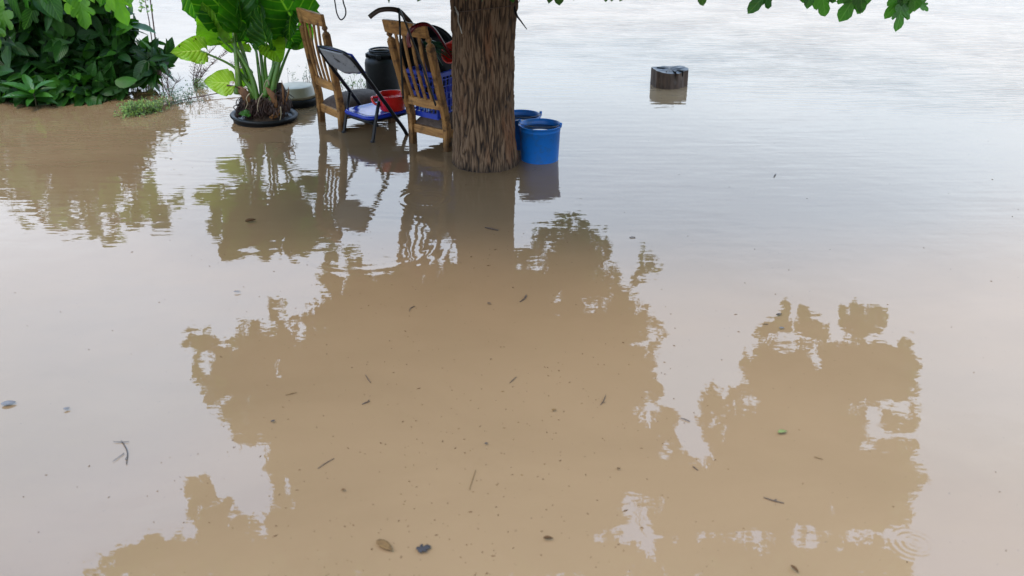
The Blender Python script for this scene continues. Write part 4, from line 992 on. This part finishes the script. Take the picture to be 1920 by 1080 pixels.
tiny('small_weed', 'sparse tiny leaved weed in the water behind the folding chair, left of the canister', 'weed', [(640, 160), (662, 163), (690, 160)], 60, .011, 'weed', .03, .10)
tiny('small_weed', 'small patch of green weed at the foot of the dry branches beside the pot', 'weed', [(365, 160), (378, 164), (395, 166)], 60, .013, 'weed', .025, .06)
def dry_branches(base, tips, label, seed):
    r_ = random.Random(seed); b0 = at(*base); t = empty('dry_weed', b0, 0, label, 'dry plant'); mb = MB()
    for (px, py, dd) in tips:
        e = atD(px, py, b0.y + dd); P = catmull([b0 + Vector((0, 0, -.02)), b0.lerp(e, .5) + Vector((r_.uniform(-.03, .03), 0, .02)), e], 8)
        mb.tube(P, [.0042-.003*i/(len(P)-1) for i in range(len(P))], 5)
        for i in range(3, len(P), 1):
            for q in range(r_.randint(1, 3)):
                d = Vector((r_.uniform(-1, 1), r_.uniform(-.6, .6), r_.uniform(.1, 1))).normalized()*r_.uniform(.02, .06)
                mb.tube([P[i], P[i]+d*.6, P[i]+d], [.0016, .0013, .0008], 4)
                if r_.random() < .6: mb.lathe([(0, -.003), (.003, 0), (0, .003)], P[i]+d, 5)
    mb.build('branches', M_['dry_twig'], t, world=True)
dry_branches((362, 160), [(395, 95, .1), (412, 78, .15), (425, 100, .1), (372, 108, 0), (440, 85, .15), (385, 130, 0)], 'bare reddish branching dry weed rising behind the yellow leaves', 3)
dry_branches((318, 180), [(305, 140, 0), (300, 132, .05), (317, 132, 0), (338, 150, 0)], 'small thin dry stalks sticking up between the shrub and the potted plant', 5)
dry_branches((455, 145), [(446, 92, .2), (452, 100, .25), (432, 120, .2)], 'upright bare dry stalks seen between the elephant ear stalks', 8)
mb = MB(); P = catmull([at(300, 200, .01), at(340, 188, .012), at(390, 178, .02), at(450, 168, .03), at(470, 166, .02)], 6); mb.tube(P, .004, 6)
for i in range(3, len(P), 3): mb.tube([P[i], P[i] + Vector((rng.uniform(-.08, .08), rng.uniform(-.1, .05), rng.uniform(-.01, .03)))], [.002, .001], 5)
tag(mb.build('fallen_branch', M_['dry_twig']), 'thin bare reddish branch lying on the water, reaching towards the plant pot', 'branch')
def stake():
    b0 = at(296, 112); t = empty('thin_sapling', b0, 0, 'two thin leaning reddish stems with a few leaves at the top, behind the shrub', 'sapling'); mb = MB()
    mb.tube([b0, atD(287, 40, b0.y-.02), atD(279, -20, b0.y-.05), atD(272, -70, b0.y-.1)], [.006, .006, .005, .004], 6)
    mb.tube([b0 + Vector((-.03, 0, 0)), atD(280, 42, b0.y), atD(270, -10, b0.y)], [.005, .005, .003], 6); mb.build('trunk', M_['dry_twig'], t, world=True)
    pos, di, nm, sz_, rn_ = [], [], [], [], []
    for k in range(40):
        pos.append(atD(rng.uniform(262, 284), rng.uniform(-50, 26), b0.y - .05)); di.append(unit(1)[0] + [0, 0, .2]); nm.append((0, -.6, .8)); sz_.append(rng.uniform(.03, .055)); rn_.append(rng.random())
    scatter('crown', [T_oval], pos, di, nm, sz_, rn_, M_['weed'], t)
stake()

# ------------------------------------------------------------------ floating debris
def twig(px, py, ln, ang, thick, label, bits=(), m='twig'):
    """ln in photo pixels, ang in degrees in the photo (0 = across)"""
    ln *= .85; thick *= .75; c = at(px, py, .003); a = R(ang); h = ln/2
    P0 = at(px - h*math.cos(a), py + h*math.sin(a), .003); P1_ = at(px + h*math.cos(a), py - h*math.sin(a), .003)
    mb = MB(); k = c + (P1_-P0).cross(Vector((0, 0, 1)))*rng.uniform(-.08, .08) + Vector((0, 0, .001))
    P = catmull([P0, k, P1_], 6); mb.tube(P, [thick*(1-.35*abs(2*i/(len(P)-1)-1))*rng.uniform(.85, 1.15) for i in range(len(P))], 7)
    for (u, l2, a2) in bits:
        s = P0.lerp(P1_, u); e = at(px + (u-.5)*ln*math.cos(a) + l2*math.cos(R(a2)), py - (u-.5)*ln*math.sin(a) - l2*math.sin(R(a2)), .004)
        mb.tube([s, e], [thick*.7, thick*.4], 6)
    tag(mb.build('floating_twig', M_[m]), label, 'twig', 'twigs adrift on the muddy water')
twig(922, 429, 30, -12, .0065, 'short thick dark twig floating below the tree trunk')
twig(1451, 938, 46, -16, .0032, 'straight dark twig with a tiny knot floating at the lower right', [(.5, 6, 20)])
twig(611, 869, 42, 32, .0022, 'thin twig crossing a dark scrap, floating at lower left centre')
twig(690, 710, 20, -58, .0026, 'bent brown twig floating near the middle, left of the trunk line')
twig(981, 560, 20, 42, .0045, 'dark forked twig floating just below the reflected trunk', [(.7, 6, 60)])
twig(1131, 750, 24, 62, .0024, 'crooked thin brown twig floating right of centre', [(.2, 8, 10)])
twig(962, 712, 20, 42, .0020, 'faint thin twig floating near the centre of the photo')
twig(546, 738, 26, 14, .0018, 'pale thin twig floating at the left inside the tree reflection', m='tan_leaf')
twig(1285, 787, 22, -20, .0026, 'small dark twig floating in the sky gap between the two leafy reflections')
twig(1304, 878, 14, -38, .0032, 'stubby dark twig floating at the foot of the sky gap')
twig(886, 900, 46, 72, .0014, 'long hair thin tan stalk curving on the water low in the centre', m='tan_leaf')
twig(686, 755, 18, 22, .0030, 'short dark forked twig floating below the bent brown one', [(.8, 5, 70)])
twig(1535, 859, 20, -16, .0020, 'pale brown twig floating inside the right hand reflection', m='tan_leaf')
twig(232, 848, 54, -78, .0022, 'grey branching twig floating at the lower left over the sky reflection', [(.08, 16, 175), (.08, 14, 5), (.55, 26, 215), (.8, 8, 60)], m='dark_leaf')
twig(1186, 445, 13, 0, .0035, 'tiny black twig floating level with the crown reflection top, right of the bucket reflection')
twig(1436, 608, 11, 0, .0022, 'tiny dark twig left of the pair above the right hand reflection')
twig(773, 576, 12, 25, .0028, 'tiny dark curved twig above the centre left of the reflection', [(.1, 6, 250)])
twig(1453, 329, 8, 55, .004, 'tiny dark speck like twig adrift in the open water at the right')
def fleaf(px, py, ln, ang, label, m, curl=.25, T=T_oval, wid=1.0, z=.004):
    ln *= .8; a = R(ang); b0 = at(px - ln/2*math.cos(a), py + ln/2*math.sin(a), z); e = at(px + ln/2*math.cos(a), py - ln/2*math.sin(a), z)
    tv, tf, tu = T; d = e-b0; L_ = d.length; d.normalize(); s = d.cross(Vector((0, 0, 1)))
    me = bpy.data.meshes.new('floating_leaf'); me.from_pydata([tuple(b0 + d*v[1]*L_ + s*v[0]*L_*wid + Vector((0, 0, .003 + curl*L_*(abs(v[0])*1.2 + .4*(v[1]-.5)**2)))) for v in tv], [], [tuple(int(q) for q in f) for f in tf]); me.update()
    o = link('floating_leaf', me, M_[m]); sm = o.modifiers.new('thick', 'SOLIDIFY'); sm.thickness = .0012
    tag(o, label, 'leaf', 'leaves adrift on the muddy water')
fleaf(470, 416, 26, 12, 'curled brown leaf floating on the reflection of the elephant ear plant', 'brown_leaf', .7, wid=.8)
fleaf(796, 1030, 30, 20, 'soft dark grey leaf floating at the very bottom, left of centre', 'dark_leaf', .15, T_lobe, 1.0)
fleaf(1028, 1012, 24, 0, 'folded dark brown leaf floating at the bottom centre', 'brown_leaf', .8, wid=.7)
fleaf(722, 1025, 44, -35, 'tan and brown shrivelled leaf floating at the bottom beside the dark grey leaf', 'tan_leaf', .15, wid=.8)
fleaf(16, 757, 36, 8, 'pale bluish sodden leaf at the far left edge', 'grey_leaf', .1)
fleaf(125, 767, 16, 12, 'small faint greyish leaf near the left edge', 'grey_leaf', .1)
fleaf(1467, 814, 24, 0, 'small bright green leaf scrap floating in the right hand reflection', 'greenscrap', .5) if 'greenscrap' in M_ else None
M_['greenscrap'] = mat('green_leaf_scrap', (.16, .19, .07), (.12, .14, .05), scale=30, rough=.85, spec=.15)
fleaf(1467, 812, 22, 10, 'small bright green leaf scrap floating in the right hand reflection', 'greenscrap', .5)
fleaf(1490, 1070, 26, -40, 'dark brown leaf curl at the bottom edge, right of centre', 'brown_leaf', .6, wid=.6)
fleaf(512, 791, 11, 20, 'tiny rounded black leaf scrap floating left, inside the tree reflection', 'dark_leaf', .3)
fleaf(644, 920, 11, 0, 'tiny dark leaf scrap floating low, left of centre', 'brown_leaf', .3)
fleaf(912, 833, 9, 10, 'tiny dark leaf scrap floating under the middle of the photo', 'dark_leaf', .3)
fleaf(1461, 591, 14, 10, 'small dark leaf scrap just above the right hand leafy reflection', 'dark_leaf', .3, wid=.8)
fleaf(1466, 616, 13, 0, 'faint grey leaf scrap under the small dark one above the right reflection', 'grey_leaf', .2)
fleaf(445, 548, 16, 4, 'thin grey leaf scrap on the sky reflection left of the tree reflection', 'grey_leaf', .2, wid=.6)
fleaf(917, 570, 9, 0, 'tiny dark leaf scrap floating left of the forked twig', 'dark_leaf', .3)
fleaf(1160, 880, 9, 0, 'tiny brown leaf scrap floating low, right of centre', 'brown_leaf', .3)
fleaf(1039, 770, 11, 10, 'tiny orange tan leaf scrap right of the centre', 'tan_leaf', .3)
# specks nobody could count
def specks(n, name, m, label, rmul):
    mb = MB()
    for k in range(n):
        px, py = (rng.gauss(880, 260), rng.uniform(430, 1085)) if rng.random() < .8 else (rng.uniform(0, 1920), rng.uniform(260, 1085))
        if rng.random() < .10:
            qx, qy = rng.choice([(860, 326), (905, 331), (965, 322), (770, 272), (838, 290), (640, 250), (500, 242), (1000, 314), (230, 200)]); px, py = qx + rng.gauss(0, 14), qy + abs(rng.gauss(0, 3))
        c = at(px, py, .0015); r = rmul*rng.uniform(.0008, .0026)*(1 if rng.random() < .9 else 1.6); a = rng.random()*3.1; l_ = r*rng.uniform(1, 3)
        d = Vector((math.cos(a), math.sin(a), 0)); s = Vector((-d.y, d.x, 0))
        mb.add([c - d*l_ - Vector((0, 0, .0012)), c - s*r - Vector((0, 0, .0012)), c + d*l_ - Vector((0, 0, .0012)), c + s*r - Vector((0, 0, .0012)), c + Vector((0, 0, r*.5))], [(0, 1, 4), (1, 2, 4), (2, 3, 4), (3, 0, 4)])
    tag(mb.build(name, M_[m], smooth=False), label, 'litter', kind='stuff')
specks(420, 'floating_specks', 'brown_leaf', 'fine brown specks of plant litter scattered over the muddy water', 1.0)
specks(260, 'floating_dust', 'tan_leaf', 'pale tan dust and crumbs of litter scattered over the muddy water', .8)
